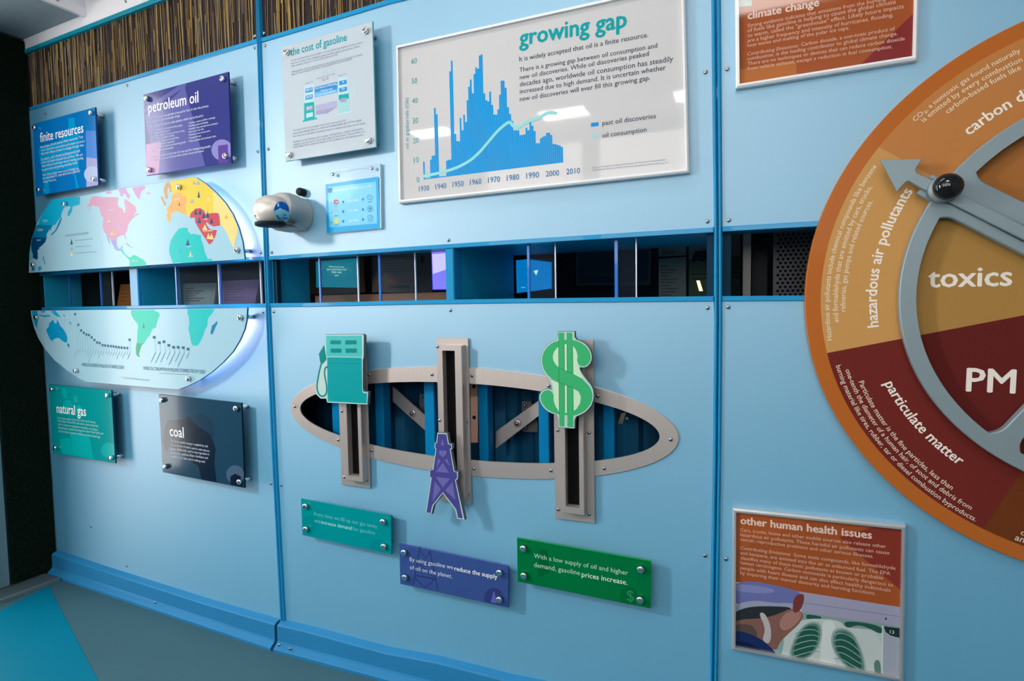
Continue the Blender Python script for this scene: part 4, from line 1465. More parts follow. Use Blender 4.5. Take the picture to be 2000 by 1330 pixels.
inkb = M('blue_lettering', (.02, .16, .34), .4)
text(t, 2, zr_(zh, [('growing gap', (792, 280), (1450, 163))]), M('title_teal', (.0, .30, .33), .4), 'title', .028, h=1.05, eps=.0005)
text(t, 2, zr_(zh, [('It is widely accepted that oil is a finite resource.', (793, 375), (1580, 225)), ('There is a growing gap between oil consumption and', (795, 440), (1635, 290)), ('new oil discoveries. While oil discoveries peaked', (797, 485), (1583, 340)), ('decades ago, worldwide oil consumption has steadily', (797, 528), (1732, 372)), ('increased due to high demand. It is uncertain whether', (797, 572), (1687, 425)), ('new oil discoveries will ever fill this growing gap.', (797, 618), (1592, 487)),
                    ('past oil discoveries', (1300, 765), (1627, 720)), ('oil consumption', (1300, 840), (1570, 803))]), inkd, 'body_text', .004, eps=.0005)
yl = []
for s_, cx, y in (('1930', 214, 1164), ('1940', 316, 1151), ('1950', 421, 1138), ('1960', 528, 1125), ('1970', 640, 1112), ('1980', 755, 1099), ('1990', 875, 1086), ('2000', 996, 1073), ('2010', 1122, 1060)):
    w = 32 + (cx - 214) * .011
    yl.append((s_, zh((cx - w, y + 3.7))[0], zh((cx + w, y - 3.7))[0]))
text(t, 2, yl, inkb, 'year_labels', .008, h=1.1, eps=.0005)
text(t, 2, [(s_, zh((x, y + 17))[0], zh((x + w, y + 12))[0]) for s_, x, y, w in (('60', 135, 373, 34), ('50', 137, 495, 34), ('40', 140, 615, 34), ('30', 143, 737, 34), ('20', 146, 858, 34), ('10', 151, 978, 31), ('0', 170, 1098, 17))], M('axis_teal', (.04, .30, .34), .4), 'axis_labels', .004, h=1.1, eps=.0005)
text(t, 2, zr_(zh, [('oil in gigabarrels (Gb)', (120, 906), (117, 595))]), M('axis_teal', (.04, .30, .34), .4), 'axis_title', .002, eps=.0005)
text(t, 2, zr_(zh, [('Source: D. Campbell, "Growing Gap Between Oil Discovery and Consumption"', (1238, 1027), (1690, 976)), ('Association for the Study of Peak Oil and Gas Newsletter 14 March 2005, pp. 3-4.', (1238, 1042), (1705, 994))]), grt, 'source_note', eps=.0005)

# ------------------------------------------------------------------ red posters of the right bay
sil = M('silver_frame', (.62, .64, .65), .35, metal=.7, noise=.03)
red1 = M('poster_rust', (.32, .075, .018), .06, coat=.35, noise=.03, nscale=3)
red2 = M('poster_crimson', (.20, .022, .022), .06, coat=.35)
red3 = M('poster_orange_band', (.42, .13, .03), .06, coat=.35)
pinkt = M('poster_lettering', (.66, .40, .30), .4)
bl_, br_ = L(3, 1437, 172, .02), L(3, 1792.5, 115.5, .02)
t_l, t_r = L(3, 1435.5, 0, .02), L(3, 1795.5, 0, .02)


def up(b, a, h):
    dx, dz = a[0] - b[0], a[1] - b[1]
    l = math.hypot(dx, dz)
    return (b[0] + dx / l * h, b[1] + dz / l * h)


def px_of(p, d):
    """bay 2/3 frame point -> photo point"""
    v = RM.T @ (np.array([p[0], -d, p[1]]) - CAM)
    return (1000 + FPX * v[0] / v[2], 665 + FPX * v[1] / v[2])


PH = .42
tq = [px_of(up(bl_, t_l, PH), .02), px_of(up(br_, t_r, PH), .02), (1792.5, 115.5), (1437, 172)]
t = framed('framed_poster', 'rust red climate change poster in a white frame', 'poster', 3, tq, .0085, .018, .010, whframe, red1)
zl_ = Zm(1420, 0, 5.128)
art(t, 3, [(zl_([(1345, 640), (1880, 120), (1880, 600)]), red2), (zl_([(100, 700), (690, 600), (700, 760), (100, 900)]), red3), (zl_([(100, -300), (300, -350), (245, 60), (110, 70)]), M('poster_foliage_reflection', (.10, .20, .17), .08, coat=.6, noise=.5, nscale=60))])  # last polygon paints a reflection of foliage in the top left corner
text(t, 3, zr_(zl_, [('climate change', (205, 195), (925, 58))]), M('poster_title', (.74, .55, .46), .4), 'title', .03, h=1.0)
text(t, 3, zr_(zl_, [('Strong evidence indicates that emissions from the burning', (205, 275), (1590, 5)), ('of fuels like gasoline is helping to cause the global climate', (205, 325), (1690, 35)), ('to warm, called the "greenhouse" effect. Likely future impacts', (205, 375), (1770, 80)), ('are a higher frequency and intensity of hurricanes, flooding,', (205, 425), (1665, 165)), ('heat waves and melting of the polar ice caps.', (205, 472), (1225, 293)),
                     ('combustion, is the leading contributor to global climate change.', (205, 605), (1708, 352)), ('There are no techniques or devices that can reduce carbon dioxide', (205, 655), (1780, 402)), ('from vehicle exhaust, except a reduction in fuel consumption.', (205, 705), (1655, 482))]), pinkt, 'body_text', .004)
text(t, 3, zr_(zl_, [('Contributing Emissions:', (205, 557), (718, 470))]), pinkt, 'italic_text', .004, shear=.2)
text(t, 3, zr_(zl_, [('Carbon dioxide, a non-toxic product of', (742, 462), (1680, 302))]), pinkt, 'body_text', .004)

t = framed('framed_poster', 'other human health issues poster with a chest X-ray picture', 'poster', 3, [(1430.6, 993.4), (1771, 1028), (1766, 1334), (1429.2, 1270)], .0085, .018, .010, sil, red1)
zx = Zm(1400, 960, 3.595)
xg, xd, xm = M('xray_pale', (.40, .50, .50), .12, coat=.5, noise=.06), M('xray_dark_green', (.015, .085, .06), .12, coat=.5, noise=.2, nscale=30), M('xray_grey', (.26, .38, .36), .12, coat=.5)
capm, skin, hair, scrub = M('cap_lavender', (.13, .15, .36), .12, coat=.5, noise=.1), M('photo_skin', (.20, .10, .08), .12, coat=.5, noise=.15), M('photo_dark_hair', (.02, .025, .03), .12, coat=.5), M('photo_navy_scrubs', (.008, .022, .10), .12, coat=.5)
rib = M('xray_rib', (.20, .34, .30), .12, coat=.5)
def zs(l, it=2):
    return zx(smooth_loop(l, it))


def pm(n, c):
    return M(n, c, .12, coat=.15, noise=.05, nscale=12)


bodyg = pm('xray_body', (.46, .53, .52))
lay = [(zx([(128, 633), (1293, 812), (1290, 1345), (125, 1110)]), xg), (zx([(560, 700), (1293, 812), (1292, 950), (600, 850)]), pm('lightbox_edge', (.30, .30, .42))),
       (zx([(560, 770), (1293, 875), (1292, 882), (560, 778)]), pm('lightbox_line', (.22, .22, .33))),
       (zx([(600, 850), (1292, 948), (1292, 985), (600, 930)]), pm('xray_top_shade', (.20, .30, .28))),
       (zs([(620, 860), (690, 868), (745, 880), (700, 925), (640, 915)]), xd), (zs([(885, 900), (1165, 940), (1163, 1010), (1060, 955), (985, 935), (910, 965)]), xd),
       (zs([(700, 890), (870, 905), (900, 960), (1050, 960), (1165, 1040), (1165, 1345), (430, 1345), (430, 1010), (590, 900)]), bodyg),
       (zs([(745, 900), (825, 905), (835, 1000), (830, 1345), (720, 1345), (735, 1000)], 2), pm('xray_spine', (.56, .62, .61))),
       (zs([(395, 1010), (470, 985), (470, 1100), (430, 1200), (380, 1180)]), pm('xray_edge_green', (.20, .34, .33))),
       (zs([(110, 600), (575, 690), (590, 740), (555, 800), (430, 812), (110, 820)]), capm), (zs([(110, 640), (420, 680), (380, 720), (110, 700)]), pm('cap_light', (.20, .22, .46))),
       (zs([(110, 800), (250, 760), (420, 785), (560, 780), (550, 850), (110, 900)]), pm('cap_band', (.28, .31, .42))),
       (zs([(110, 850), (230, 805), (430, 805), (540, 815), (500, 880), (300, 900), (110, 930)]), hair),
       (zs([(110, 900), (330, 890), (430, 860), (530, 815), (615, 850), (590, 920), (500, 1000), (440, 1060), (418, 1125), (300, 1060), (110, 1000)]), skin),
       (zs([(480, 850), (560, 830), (605, 860), (560, 930), (470, 990), (430, 930)]), pm('photo_skin_light', (.34, .17, .14))), (zs([(110, 930), (260, 930), (300, 1040), (110, 1010)]), pm('photo_neck_shade', (.09, .06, .06))),
       (zs([(290, 850), (340, 850), (385, 960), (375, 1075), (315, 1050), (345, 960)]), pm('mask_strap', (.44, .41, .42))), (zs([(540, 740), (585, 715), (618, 725), (605, 800), (572, 850), (530, 850)]), pm('photo_ear', (.16, .035, .035))),
       (zs([(100, 965), (250, 1000), (370, 1075), (460, 1200), (100, 1180)]), scrub), (zs([(100, 1040), (240, 1060), (330, 1130), (100, 1130)]), pm('photo_navy_dark', (.005, .012, .06)))]
mid = pm('xray_mid_green', (.09, .19, .16))
t2 = []
lungL = [(640, 925), (705, 925), (728, 960), (725, 1045), (690, 1115), (640, 1165), (560, 1190), (515, 1150), (540, 1060), (580, 980)]
lungR = [(830, 980), (890, 965), (955, 1000), (995, 1080), (1025, 1170), (1040, 1285), (960, 1265), (880, 1195), (825, 1110), (812, 1040)]
for lg in (lungL, lungR):
    cx_, cy_ = sum(p[0] for p in lg) / len(lg), sum(p[1] for p in lg) / len(lg)
    t2.append((zs([(cx_ + (x - cx_) * 1.13, cy_ + (y - cy_) * 1.10) for x, y in lg]), pm('xray_soft_edge', (.27, .36, .34))))
    t2.append((zs(lg), mid))
    t2.append((zs([(cx_ + (x - cx_) * .84, cy_ + (y - cy_) * .88) for x, y in lg]), xd))
ribm = pm('xray_rib', (.19, .30, .27))
for i in range(5):
    t2.append(('s', zx(smooth_path([(548 - i * 5, 1000 + i * 40), (600, 972 + i * 42), (680, 965 + i * 38), (722, 990 + i * 34)], 2)), 1.7, ribm))
    t2.append(('s', zx(smooth_path([(822, 1005 + i * 42), (880, 990 + i * 46), (950, 1020 + i * 50), (995 + i * 8, 1075 + i * 46)], 2)), 1.7, ribm))
t3 = [(zs([(1100, 1185), (1150, 1180), (1152, 1320), (1110, 1290)]), mid), (zx([(1160, 938), (1168, 938), (1164, 1340), (1156, 1340)]), pm('xray_white_line', (.58, .62, .63))), (zx([(1170, 945), (1292, 960), (1290, 1345), (1166, 1345)]), pm('xray_side_film', (.30, .34, .40))),
      (zx([(1172, 945), (1292, 960), (1292, 1030), (1220, 1010), (1185, 985)]), pm('xray_black', (.01, .03, .03))), (circ(zx, 1187, 892, 8), M('pin_blue', (.02, .03, .12), .3)), (zx([(128, 140), (700, 180), (128, 420)]), M('poster_rust_light', (.36, .085, .02), .06, coat=.3)), (zx([(860, 320), (1300, 190), (1300, 700)]), M('poster_maroon', (.21, .03, .018), .06, coat=.3))]
art(t, 3, lay + t2 + t3, 'picture')
text(t, 3, zr_(zx, [('other human health issues', (165, 226), (1090, 332))]), M('poster_title', (.74, .55, .46), .4), 'title', .03, eps=.0009)
text(t, 3, zr_(zx, [('Cars, trucks, buses and other mobile sources also release other', (165, 278), (1187, 397)), ('hazardous air pollutants. These harmful air pollutants can cause', (165, 312), (1212, 443)), ('cancer, reproductive problems and other serious illnesses.', (165, 345), (1100, 467)),
                    ('and benzene, are emitted into the air as unburned fuel. The EPA', (165, 440), (1218, 588)), ('classifies many of these toxic pollutants as known or probable', (165, 475), (1168, 618)), ('human carcinogens. Carbon monoxide is particularly dangerous to', (165, 508), (1238, 668)), ('people with heart disease and can also affect healthy individuals', (165, 545), (1220, 705)), ('by impairing their manual dexterity and learning functions.', (165, 580), (1115, 727))]), pinkt, 'body_text', .004, eps=.0009)
text(t, 3, zr_(zx, [('Contributing Emissions:', (165, 405), (522, 452))]), pinkt, 'italic_text', .004, shear=.2, eps=.0009)
text(t, 3, zr_(zx, [('Some toxic compounds, like formaldehyde', (540, 455), (1255, 550))]), pinkt, 'body_text', .004, eps=.0009)
text(t, 3, zr_(zx, [('13', (1215, 995), (1245, 1000))]), M('xray_white_line', (.62, .66, .66), .2), 'plate_number', .01, eps=.0009)

# ------------------------------------------------------------------ three acrylic plaques under the sliders
plq = Zm(560, 960, 2.632)
DP = .036
tg = M('teal_acrylic', (.0, .25, .27), .10, coat=.05, spec=.15)
pg = M('purple_acrylic', (.035, .075, .25), .10, coat=.05, spec=.15)
gg = M('green_acrylic', (.0, .15, .04), .10, coat=.05, spec=.15)
t = board('small_plaque', 'teal plaque about gas tanks, left of the three small plaques', 'plaque', 2, [(587.5, 974), (763.5, 1006.5), (764.6, 1083), (590.4, 1045)], DP, tg,
          [(594.1, 989.9), (746.1, 1020.3), (595.2, 1034.6), (747.7, 1068.7)], edge=M('teal_acrylic_edge', (.0, .20, .26), .15))
art(t, 2, [(circ(plq, 470, 285, 42), M('teal_acrylic_dark', (.0, .22, .245), .10, coat=.05, spec=.15)), (circ(plq, 120, 160, 40), MATS['teal_acrylic_dark'])])
pal_t = M('aqua_lettering', (.10, .52, .52), .4)
text(t, 2, zr_(plq, [('Every time we fill up our gas tanks,', (141, 122), (468, 190)), ('we', (141, 158), (172, 164)), ('for gasoline.', (341, 200), (458, 222))]), pal_t, 'body_text', .0, eps=.0005)
text(t, 2, zr_(plq, [('increase demand', (177, 165), (335, 198))]), M('aqua_bold_lettering', (.25, .66, .66), .4), 'bold_text', .014, eps=.0005)
t = board('small_plaque', 'purple plaque about oil supply, below the derrick', 'plaque', 2, [(779.7, 1061.8), (993.1, 1106.4), (992.5, 1187.2), (781.5, 1140.5)], DP, pg,
          [(787.2, 1080.4), (974.1, 1120.3), (789.1, 1129.1), (974.1, 1172.8)], edge=M('purple_acrylic_edge', (.04, .06, .30), .15))
pdk = M('purple_acrylic_dark', (.025, .042, .17), .10, coat=.05, spec=.15)
art(t, 2, [('s', plq([(685, 285), (650, 480)]), 3.4, pdk), ('s', plq([(735, 300), (778, 510)]), 3.4, pdk), ('s', plq([(682, 295), (715, 345), (738, 305)]), 2.6, pdk), ('s', plq([(672, 360), (745, 375)]), 4, pdk), ('s', plq([(655, 440), (712, 495), (760, 450)]), 3, pdk), ('s', plq([(660, 430), (765, 450)]), 4, pdk), ('s', plq([(680, 370), (755, 440)]), 2.4, pdk),
           (circ(plq, 1065, 545, 50), pdk), (plq([(1062, 515), (1068, 515), (1080, 575), (1050, 570)]), M('purple_acrylic_light', (.10, .11, .38), .1))])
text(t, 2, zr_(plq, [('By using gasoline we', (632, 357), (855, 400)), ('of oil on the planet.', (633, 398), (850, 446))]), lettd, 'body_text', .0, eps=.0005)
text(t, 2, zr_(plq, [('reduce the supply', (862, 405), (1083, 450))]), lettw, 'bold_text', .014, eps=.0005)
t = board('small_plaque', 'green plaque about gasoline prices, below the dollar sign', 'plaque', 2, [(1009.5, 1050.4), (1271.4, 1096), (1271.3, 1189.1), (1010.8, 1136)], DP, gg,
          [(1020.9, 1072.8), (1250.7, 1113.9), (1022, 1126), (1249.6, 1173.5)], edge=M('green_acrylic_edge', (.0, .26, .05), .15))
gdk = M('green_acrylic_dark', (.0, .115, .03), .10, coat=.05, spec=.15)
art(t, 2, [(circ(plq, 1760, 540, 48), gdk), (plq([(1300, 300), (1340, 300), (1350, 420), (1290, 440)]), gdk)])
text(t, 2, zr_(plq, [('With a low supply of oil and higher', (1271, 340), (1754, 430)), ('demand, gasoline', (1271, 387), (1507, 430))]), M('mint_lettering', (.42, .66, .52), .4), 'body_text', .0, eps=.0005)
text(t, 2, zr_(plq, [('prices increase.', (1516, 437), (1752, 480))]), M('mint_bold_lettering', (.55, .76, .64), .4), 'bold_text', .012, eps=.0005)
text(t, 2, zr_(plq, [('$', (1748, 560), (1786, 566))]), M('green_mark', (.02, .24, .09), .2), 'mark', .0, eps=.0005)

# ------------------------------------------------------------------ clear sign holder with its card
zi = Zm(620, 310, 8.58)
hq = LL(2, zi([(130, 222), (1050, 82), (1068, 1172), (153, 1260)]), .012)
acr2 = M('clear_holder', (.92, .97, 1), .04, trans=1.0, ior=1.1, alpha=.10, spec=.05)
edg = M('clear_holder_edge', (.34, .48, .56), .2)
t = T('sign_holder', 'clear acrylic sign holder with two screws beside the chart', 'sign holder', 2, float(np.mean([p[0] for p in hq])), -.012, float(min(p[1] for p in hq)))
t.part('front_sheet', MB().prism(ccw(hq), -.012, -.0105, acr2))
fr_b = MB()
fr_b.stroke(hq, .0013, -.0122, edg, True)
t.part('sheet_edge', fr_b)
e = MB()
s_ = ccw(LL(2, zi([(1048, 90), (1062, 90), (1080, 1165), (1066, 1172)]), .006))
e.prism(s_, -.010, -.0004, M('holder_side', (.55, .68, .74), .1, spec=.8))
t.part('side_wall', e)
for p in ((258, 262), (912, 158)):
    x, z = L(2, *zi(p)[0], .0125)
    t.inst('screw', SCREW, x, -.0125, z)
cq = LL(2, zi([(131, 430), (1020, 299), (1058, 1166), (150, 1252)]), .009)
cbl = M('card_azure', (.0, .34, .68), .35)
cli = M('card_light_blue', (.16, .55, .78), .35)
t = T('info_card', 'azure fuel mileage card inside the clear sign holder', 'card', 2, float(np.mean([p[0] for p in cq])), -.009, float(min(p[1] for p in cq)))
t.d = .009
t.q = cq
t.part('card', MB().prism(ccw(cq), -.009, -.0085, cbl))
dkb = M('card_dark_blue', (.015, .16, .42), .4)
ly = [(zi(smooth_loop([(180, 478), (980, 382), (1000, 1082), (200, 1152)], 0)), cli), (zi([(172, 495), (250, 482), (248, 545), (212, 580), (176, 555)]), dkb)]
for y in (742, 905, 1070):
    ly.append((zi([(225, y - 14), (250, y), (228, y + 14)]), dkb))
for y in (725, 887, 1050):
    ly.append((zi([(415, y - 20), (448, y - 24), (450, y + 18), (417, y + 22)]), dkb))
for y in (682, 851, 1018):
    ly.append((zi([(748, y - 18), (778, y - 22), (780, y + 18), (750, y + 22)]), dkb))
ly += [(circ(zi, 315, 725, 44), M('card_maroon', (.38, .10, .16), .4)), (circ(zi, 315, 725, 14), cli), (circ(zi, 315, 885, 42), M('card_grey', (.36, .52, .46), .4)), (circ(zi, 315, 885, 34), cli), (circ(zi, 318, 1045, 44), M('card_yellow', (.50, .58, .20), .4))]
for x, y in ((878, 645), (882, 830), (887, 990)):
    ly += [(circ(zi, x, y, 46), dkb), (circ(zi, x, y, 38), cli)]
ly += [(zi([(862, 628), (890, 640), (870, 655)]), dkb), (zi([(862, 815), (902, 812), (904, 848), (864, 850)]), dkb), (zi([(870, 1003), (905, 968), (912, 978), (878, 1010)]), dkb)]
mb = MB()
for i, (p, m) in enumerate(ly):
    mb.flat(ccw(LL(2, p, .009)), -.0091 - .00002 * i, m)
t.part('artwork', mb)
clt = M('card_lettering', (.66, .84, .92), .4)
text(t, 2, zr_(zi, [('fuel used for 50 highway miles', (265, 556), (912, 470)), ('150 miles', (510, 735), (695, 705)), ('215 miles', (515, 895), (690, 872)), ('50 miles', (530, 1062), (690, 1043))]), clt, 'body_text', .006, eps=.0005)
text(t, 2, zr_(zi, [('car', (295, 808), (335, 802)), ('hybrid', (285, 968), (350, 960)), ('diesel', (288, 1128), (358, 1120)), ('hour', (850, 735), (910, 727)), ('half hour', (845, 893), (925, 885)), ('ten minutes', (840, 1068), (942, 1056))]), dkb, 'captions', .004, eps=.0005)

# ------------------------------------------------------------------ world map in two boards, lit from behind
mapw = M('map_ocean', (.29, .49, .59), .25, coat=.05, spec=.15, noise=.04, nscale=2)
mape = M('map_board_edge', (.03, .17, .34), .2)
DM = .05
up_l = [(56.3, 533), (57.1, 495.8), (61, 469), (70.5, 440.5), (84, 413.7), (102.1, 390.3), (144.8, 384.5), (270, 362.4), (333.2, 353.4), (379, 345.8), (384.5, 347), (404.2, 360), (423.2, 377.4), (440.6, 396.3), (454.8, 418.4), (465.8, 443.7), (473.7, 472.1), (476.9, 497.4), (478.1, 506.6)]
lo_l = [(59.7, 606.4), (61.4, 620), (66.4, 640), (74.3, 660), (87.1, 681.4), (107.1, 704.3), (130, 722.9), (152.9, 738.6), (170, 746.4), (280, 755.7), (348.3, 761.2), (369.3, 752.9), (390.4, 742.4), (412.9, 727.4), (435.5, 707.8), (455, 686.8), (468.6, 664.2), (477.6, 643.2), (481.4, 625.1), (482.9, 601)]
t = board('world_map_board', 'upper half of the world map, with North America and Europe', 'map', 1, None, DM, mapw, [(122.2, 398.2), (345.5, 364.4), (61.5, 517.1), (458.7, 487.9)], edge=mape, loop=LL(1, up_l, DM), group='halves of the world map')
zA = Zm(50, 330, 6.332)


led = M('led_strip', (.8, .8, 1), .4, emit=(.95, .78, 1.0), es=15)
def rim_light(t, loop_):
    """light strip fixed behind the board's right rim"""
    l = inset(ccw(LL(1, loop_, DM)), .058)
    path = sorted([p for p in l if p[0] > -.55], key=lambda p: p[1])
    mb = MB()
    for a_, b_ in zip(path[:-1], path[1:]):
        dx, dz = b_[0] - a_[0], b_[1] - a_[1]
        ln = math.hypot(dx, dz)
        if ln < .004:
            continue
        nx, nz = -dz / ln * .004, dx / ln * .004
        mb.prism([(a_[0] + nx, a_[1] + nz), (b_[0] + nx, b_[1] + nz), (b_[0] - nx, b_[1] - nz), (a_[0] - nx, a_[1] - nz)], -.036, -.028, led)
    t.part('light_strip', mb, label='violet white light strip')


def B_(l):
    return [(x + 1393, y) for x, y in l]


asia1, asia2, asia3 = M('map_asia_teal', (.0, .33, .52), .3), M('map_asia_mid', (.0, .17, .33), .3), M('map_asia_dark', (.0, .055, .16), .3)
pink, pink2, lilac = M('map_pink', (.50, .26, .38), .3, noise=.08), M('map_pink_mauve', (.46, .25, .46), .3), M('map_lilac', (.26, .27, .55), .3)
sam, afr, org_, yel, yel2, redm = M('map_green', (.0, .47, .36), .3), M('map_africa_teal', (.0, .43, .43), .3), M('map_orange', (.72, .34, .10), .3), M('map_yellow', (.62, .48, .06), .3), M('map_pale_orange', (.80, .55, .20), .3), M('map_red', (.45, .06, .08), .3)
mdk, mgr = M('map_dark_mark', (.03, .08, .12), .4), M('map_grey_mark', (.28, .34, .36), .4)
layers = [(zA([(330, 382), (600, 345), (675, 345), (672, 440), (600, 460), (560, 470), (520, 460), (490, 465), (465, 500), (440, 560), (440, 600), (400, 640), (370, 690), (330, 700), (150, 690), (215, 530)]), asia1),
          (zA([(150, 690), (335, 698), (312, 740), (310, 770), (290, 745), (285, 770), (262, 800), (260, 850), (82, 850), (135, 700)]), asia2),
          (zA([(83, 848), (260, 850), (245, 900), (200, 950), (170, 970), (165, 1000), (145, 1000), (150, 1050), (150, 1110), (130, 1125), (105, 1100), (90, 1120), (90, 1060), (75, 1010), (65, 940)]), asia3),
          (zA([(560, 468), (582, 470), (575, 520), (540, 585), (520, 580), (525, 530)]), asia1), (zA([(440, 600), (447, 620), (420, 690), (385, 760), (350, 795), (315, 828), (320, 800), (360, 765), (385, 720), (405, 670)]), asia2),
          (zA([(215, 1080), (230, 1090), (225, 1132), (210, 1130)]), asia1), (zA([(230, 1125), (245, 1140), (240, 1185), (232, 1180)]), asia1), (zA([(155, 1215), (185, 1195), (200, 1240), (160, 1265)]), asia1), (zA([(75, 1190), (110, 1200), (110, 1258), (75, 1255)]), asia2), (zA([(60, 950), (80, 1060), (78, 1130), (46, 1180), (46, 1060)]), M('map_pale_teal', (.10, .40, .50), .3)),
          (zA([(815, 350), (860, 335), (960, 350), (1130, 348), (1150, 365), (1135, 430), (1150, 470), (1200, 490), (1215, 540), (1228, 540), (1238, 485), (1222, 430), (1222, 365), (1290, 410), (1355, 460), (1372, 520), (1330, 580), (1395, 545), (1402, 560), (1350, 590), (1290, 650), (1265, 700), (1255, 770), (1230, 800), (1240, 850), (1250, 882), (1238, 870), (1215, 815), (1180, 825), (1140, 840), (1127, 878), (1055, 890), (1010, 820), (985, 795), (960, 750), (950, 690), (965, 600), (935, 580), (915, 500), (905, 470), (850, 455), (835, 440), (790, 500), (750, 540), (765, 515), (810, 455), (770, 468), (755, 460), (795, 420), (790, 385), (820, 370)]), pink),
          (zA([(1055, 889), (1127, 878), (1130, 950), (1145, 980), (1175, 985), (1193, 940), (1202, 970), (1180, 1003), (1150, 1018), (1110, 1000), (1085, 950)]), lilac),
          (zA([(1140, 250), (1240, 243), (1260, 290), (1292, 320), (1280, 375), (1255, 355), (1235, 310), (1215, 300), (1200, 345), (1165, 330), (1170, 300)]), pink2), (zA([(990, 290), (1050, 270), (1068, 300), (1000, 312)]), pink2),
          (zA(B_([(-75, 232), (75, 205), (92, 235), (40, 275), (20, 340), (25, 382), (0, 370), (-40, 310)])), pink2), (zA([(1000, 810), (1015, 830), (1047, 920), (1035, 925), (1010, 865)]), lilac), (zA([(1225, 915), (1260, 920), (1297, 955), (1280, 962), (1250, 932)]), lilac), (zA([(1295, 965), (1327, 965), (1310, 978)]), lilac), (zA(B_([(95, 300), (125, 290), (160, 302), (125, 315)])), pink2),
          (zA([(1165, 990), (1195, 988), (1220, 1040), (1260, 1078), (1285, 1092), (1310, 1090), (1325, 1065), (1350, 1065), (1393, 1085), (1423, 1105), (1453, 1120), (1488, 1160), (1492, 1196), (1285, 1210), (1288, 1130), (1240, 1080), (1195, 1035)]), sam),
          (zA(B_([(400, 150), (690, 103), (720, 112), (850, 197), (968, 307), (1078, 427), (1168, 567), (1230, 720), (1222, 800), (1195, 900), (1185, 965), (1165, 960), (1145, 900), (1090, 780), (1050, 710), (1010, 700), (1010, 560), (990, 545), (920, 545), (850, 560), (815, 510), (770, 485), (710, 490), (650, 550), (640, 590), (600, 575), (590, 520), (580, 450), (605, 390), (595, 345), (550, 335), (530, 295), (490, 290), (460, 310), (430, 310), (415, 290), (408, 210)])), yel),
          (zA(B_([(925, 270), (968, 307), (1078, 427), (1168, 567), (1230, 720), (1222, 800), (1195, 900), (1185, 965), (1165, 960), (1145, 900), (1090, 780), (1050, 710), (1012, 700), (1012, 560), (995, 545), (930, 540)])), yel2),
          (zA(B_([(430, 310), (470, 320), (490, 290), (530, 295), (550, 335), (595, 345), (605, 390), (575, 450), (590, 520), (590, 572), (550, 550), (520, 535), (470, 522), (445, 530), (400, 560), (405, 600), (395, 657), (365, 645), (360, 600), (340, 580), (350, 560), (370, 560), (360, 510), (345, 500), (370, 470), (400, 430), (415, 400), (410, 350)])), org_),
          (zA(B_([(320, 230), (345, 170), (385, 165), (410, 210), (415, 290), (395, 290), (385, 235), (365, 230), (355, 300), (370, 360), (350, 377), (330, 340), (317, 280)])), M('map_brown_orange', (.50, .28, .12), .3)), (zA(B_([(275, 345), (300, 340), (325, 400), (347, 430), (325, 467), (315, 430), (300, 400)])), MATS['map_brown_orange']),
          (zA(B_([(650, 545), (710, 490), (770, 485), (815, 515), (830, 560), (920, 545), (990, 545), (1005, 600), (1017, 700), (930, 712), (890, 692), (845, 655), (840, 680), (880, 740), (930, 755), (972, 755), (960, 820), (920, 900), (880, 937), (850, 890), (800, 820), (740, 720), (705, 660), (700, 600), (660, 607), (638, 600)])), redm),
          (zA(B_([(500, 740), (560, 725), (612, 728), (612, 770), (660, 810), (680, 800), (780, 822), (775, 870), (810, 960), (825, 1040), (860, 1110), (917, 1115), (912, 1137), (545, 1165), (515, 1155), (430, 1168), (410, 1110), (385, 1040), (383, 980), (400, 890), (440, 820), (470, 780)])), afr)]


rim_light(t, up_l)


def tri(x, y, w, h):
    return [(x - w / 2, y), (x + w / 2, y), (x, y - h)]


for x, y, w, h, m in [(569, 935, 32, 72, mdk), (573, 1000, 44, 42, mgr), (570, 1075, 40, 50, yel2), (1030, 660, 20, 40, yel2), (1075, 815, 60, 70, org_), (1190, 715, 44, 60, pink2), (240, 640, 14, 42, asia1)]:
    layers.append((zA(tri(x, y, w, h)), m))
for x, y, w, h, m in [(750, 355, 36, 90, mdk), (667, 420, 54, 55, mgr), (695, 192, 40, 50, mgr), (745, 195, 50, 55, mgr), (510, 453, 20, 50, mdk), (415, 478, 20, 40, mgr), (712, 565, 42, 80, asia3), (765, 565, 42, 80, asia3), (812, 610, 42, 80, asia3), (860, 600, 42, 80, asia3), (757, 670, 48, 80, asia3), (908, 675, 44, 75, asia3), (825, 755, 66, 70, yel2), (870, 865, 50, 75, yel2), (908, 870, 60, 75, yel2), (615, 950, 50, 85, asia3), (648, 1070, 24, 60, yel2), (525, 1030, 36, 60, asia1), (868, 400, 50, 55, yel2), (1090, 615, 56, 50, org_)]:
    layers.append((zA(B_(tri(x, y, w, h))), m))
art(t, 1, layers, 'continents', eps=.00006, clip=False)
text(t, 1, zr_(zA, [('NATURAL RESOURCE RESERVES', (498, 840), (775, 805))]), mgr, 'legend_title', h=1.25, eps=.0009)
text(t, 1, zr_(zA, [('indicates a major reserve of oil', (605, 892), (830, 872)), ('indicates a reserve of coal', (615, 970), (795, 958)), ('indicates a reserve of natural gas', (625, 1048), (865, 1028))]), mgr, 'legend_text', eps=.0009)
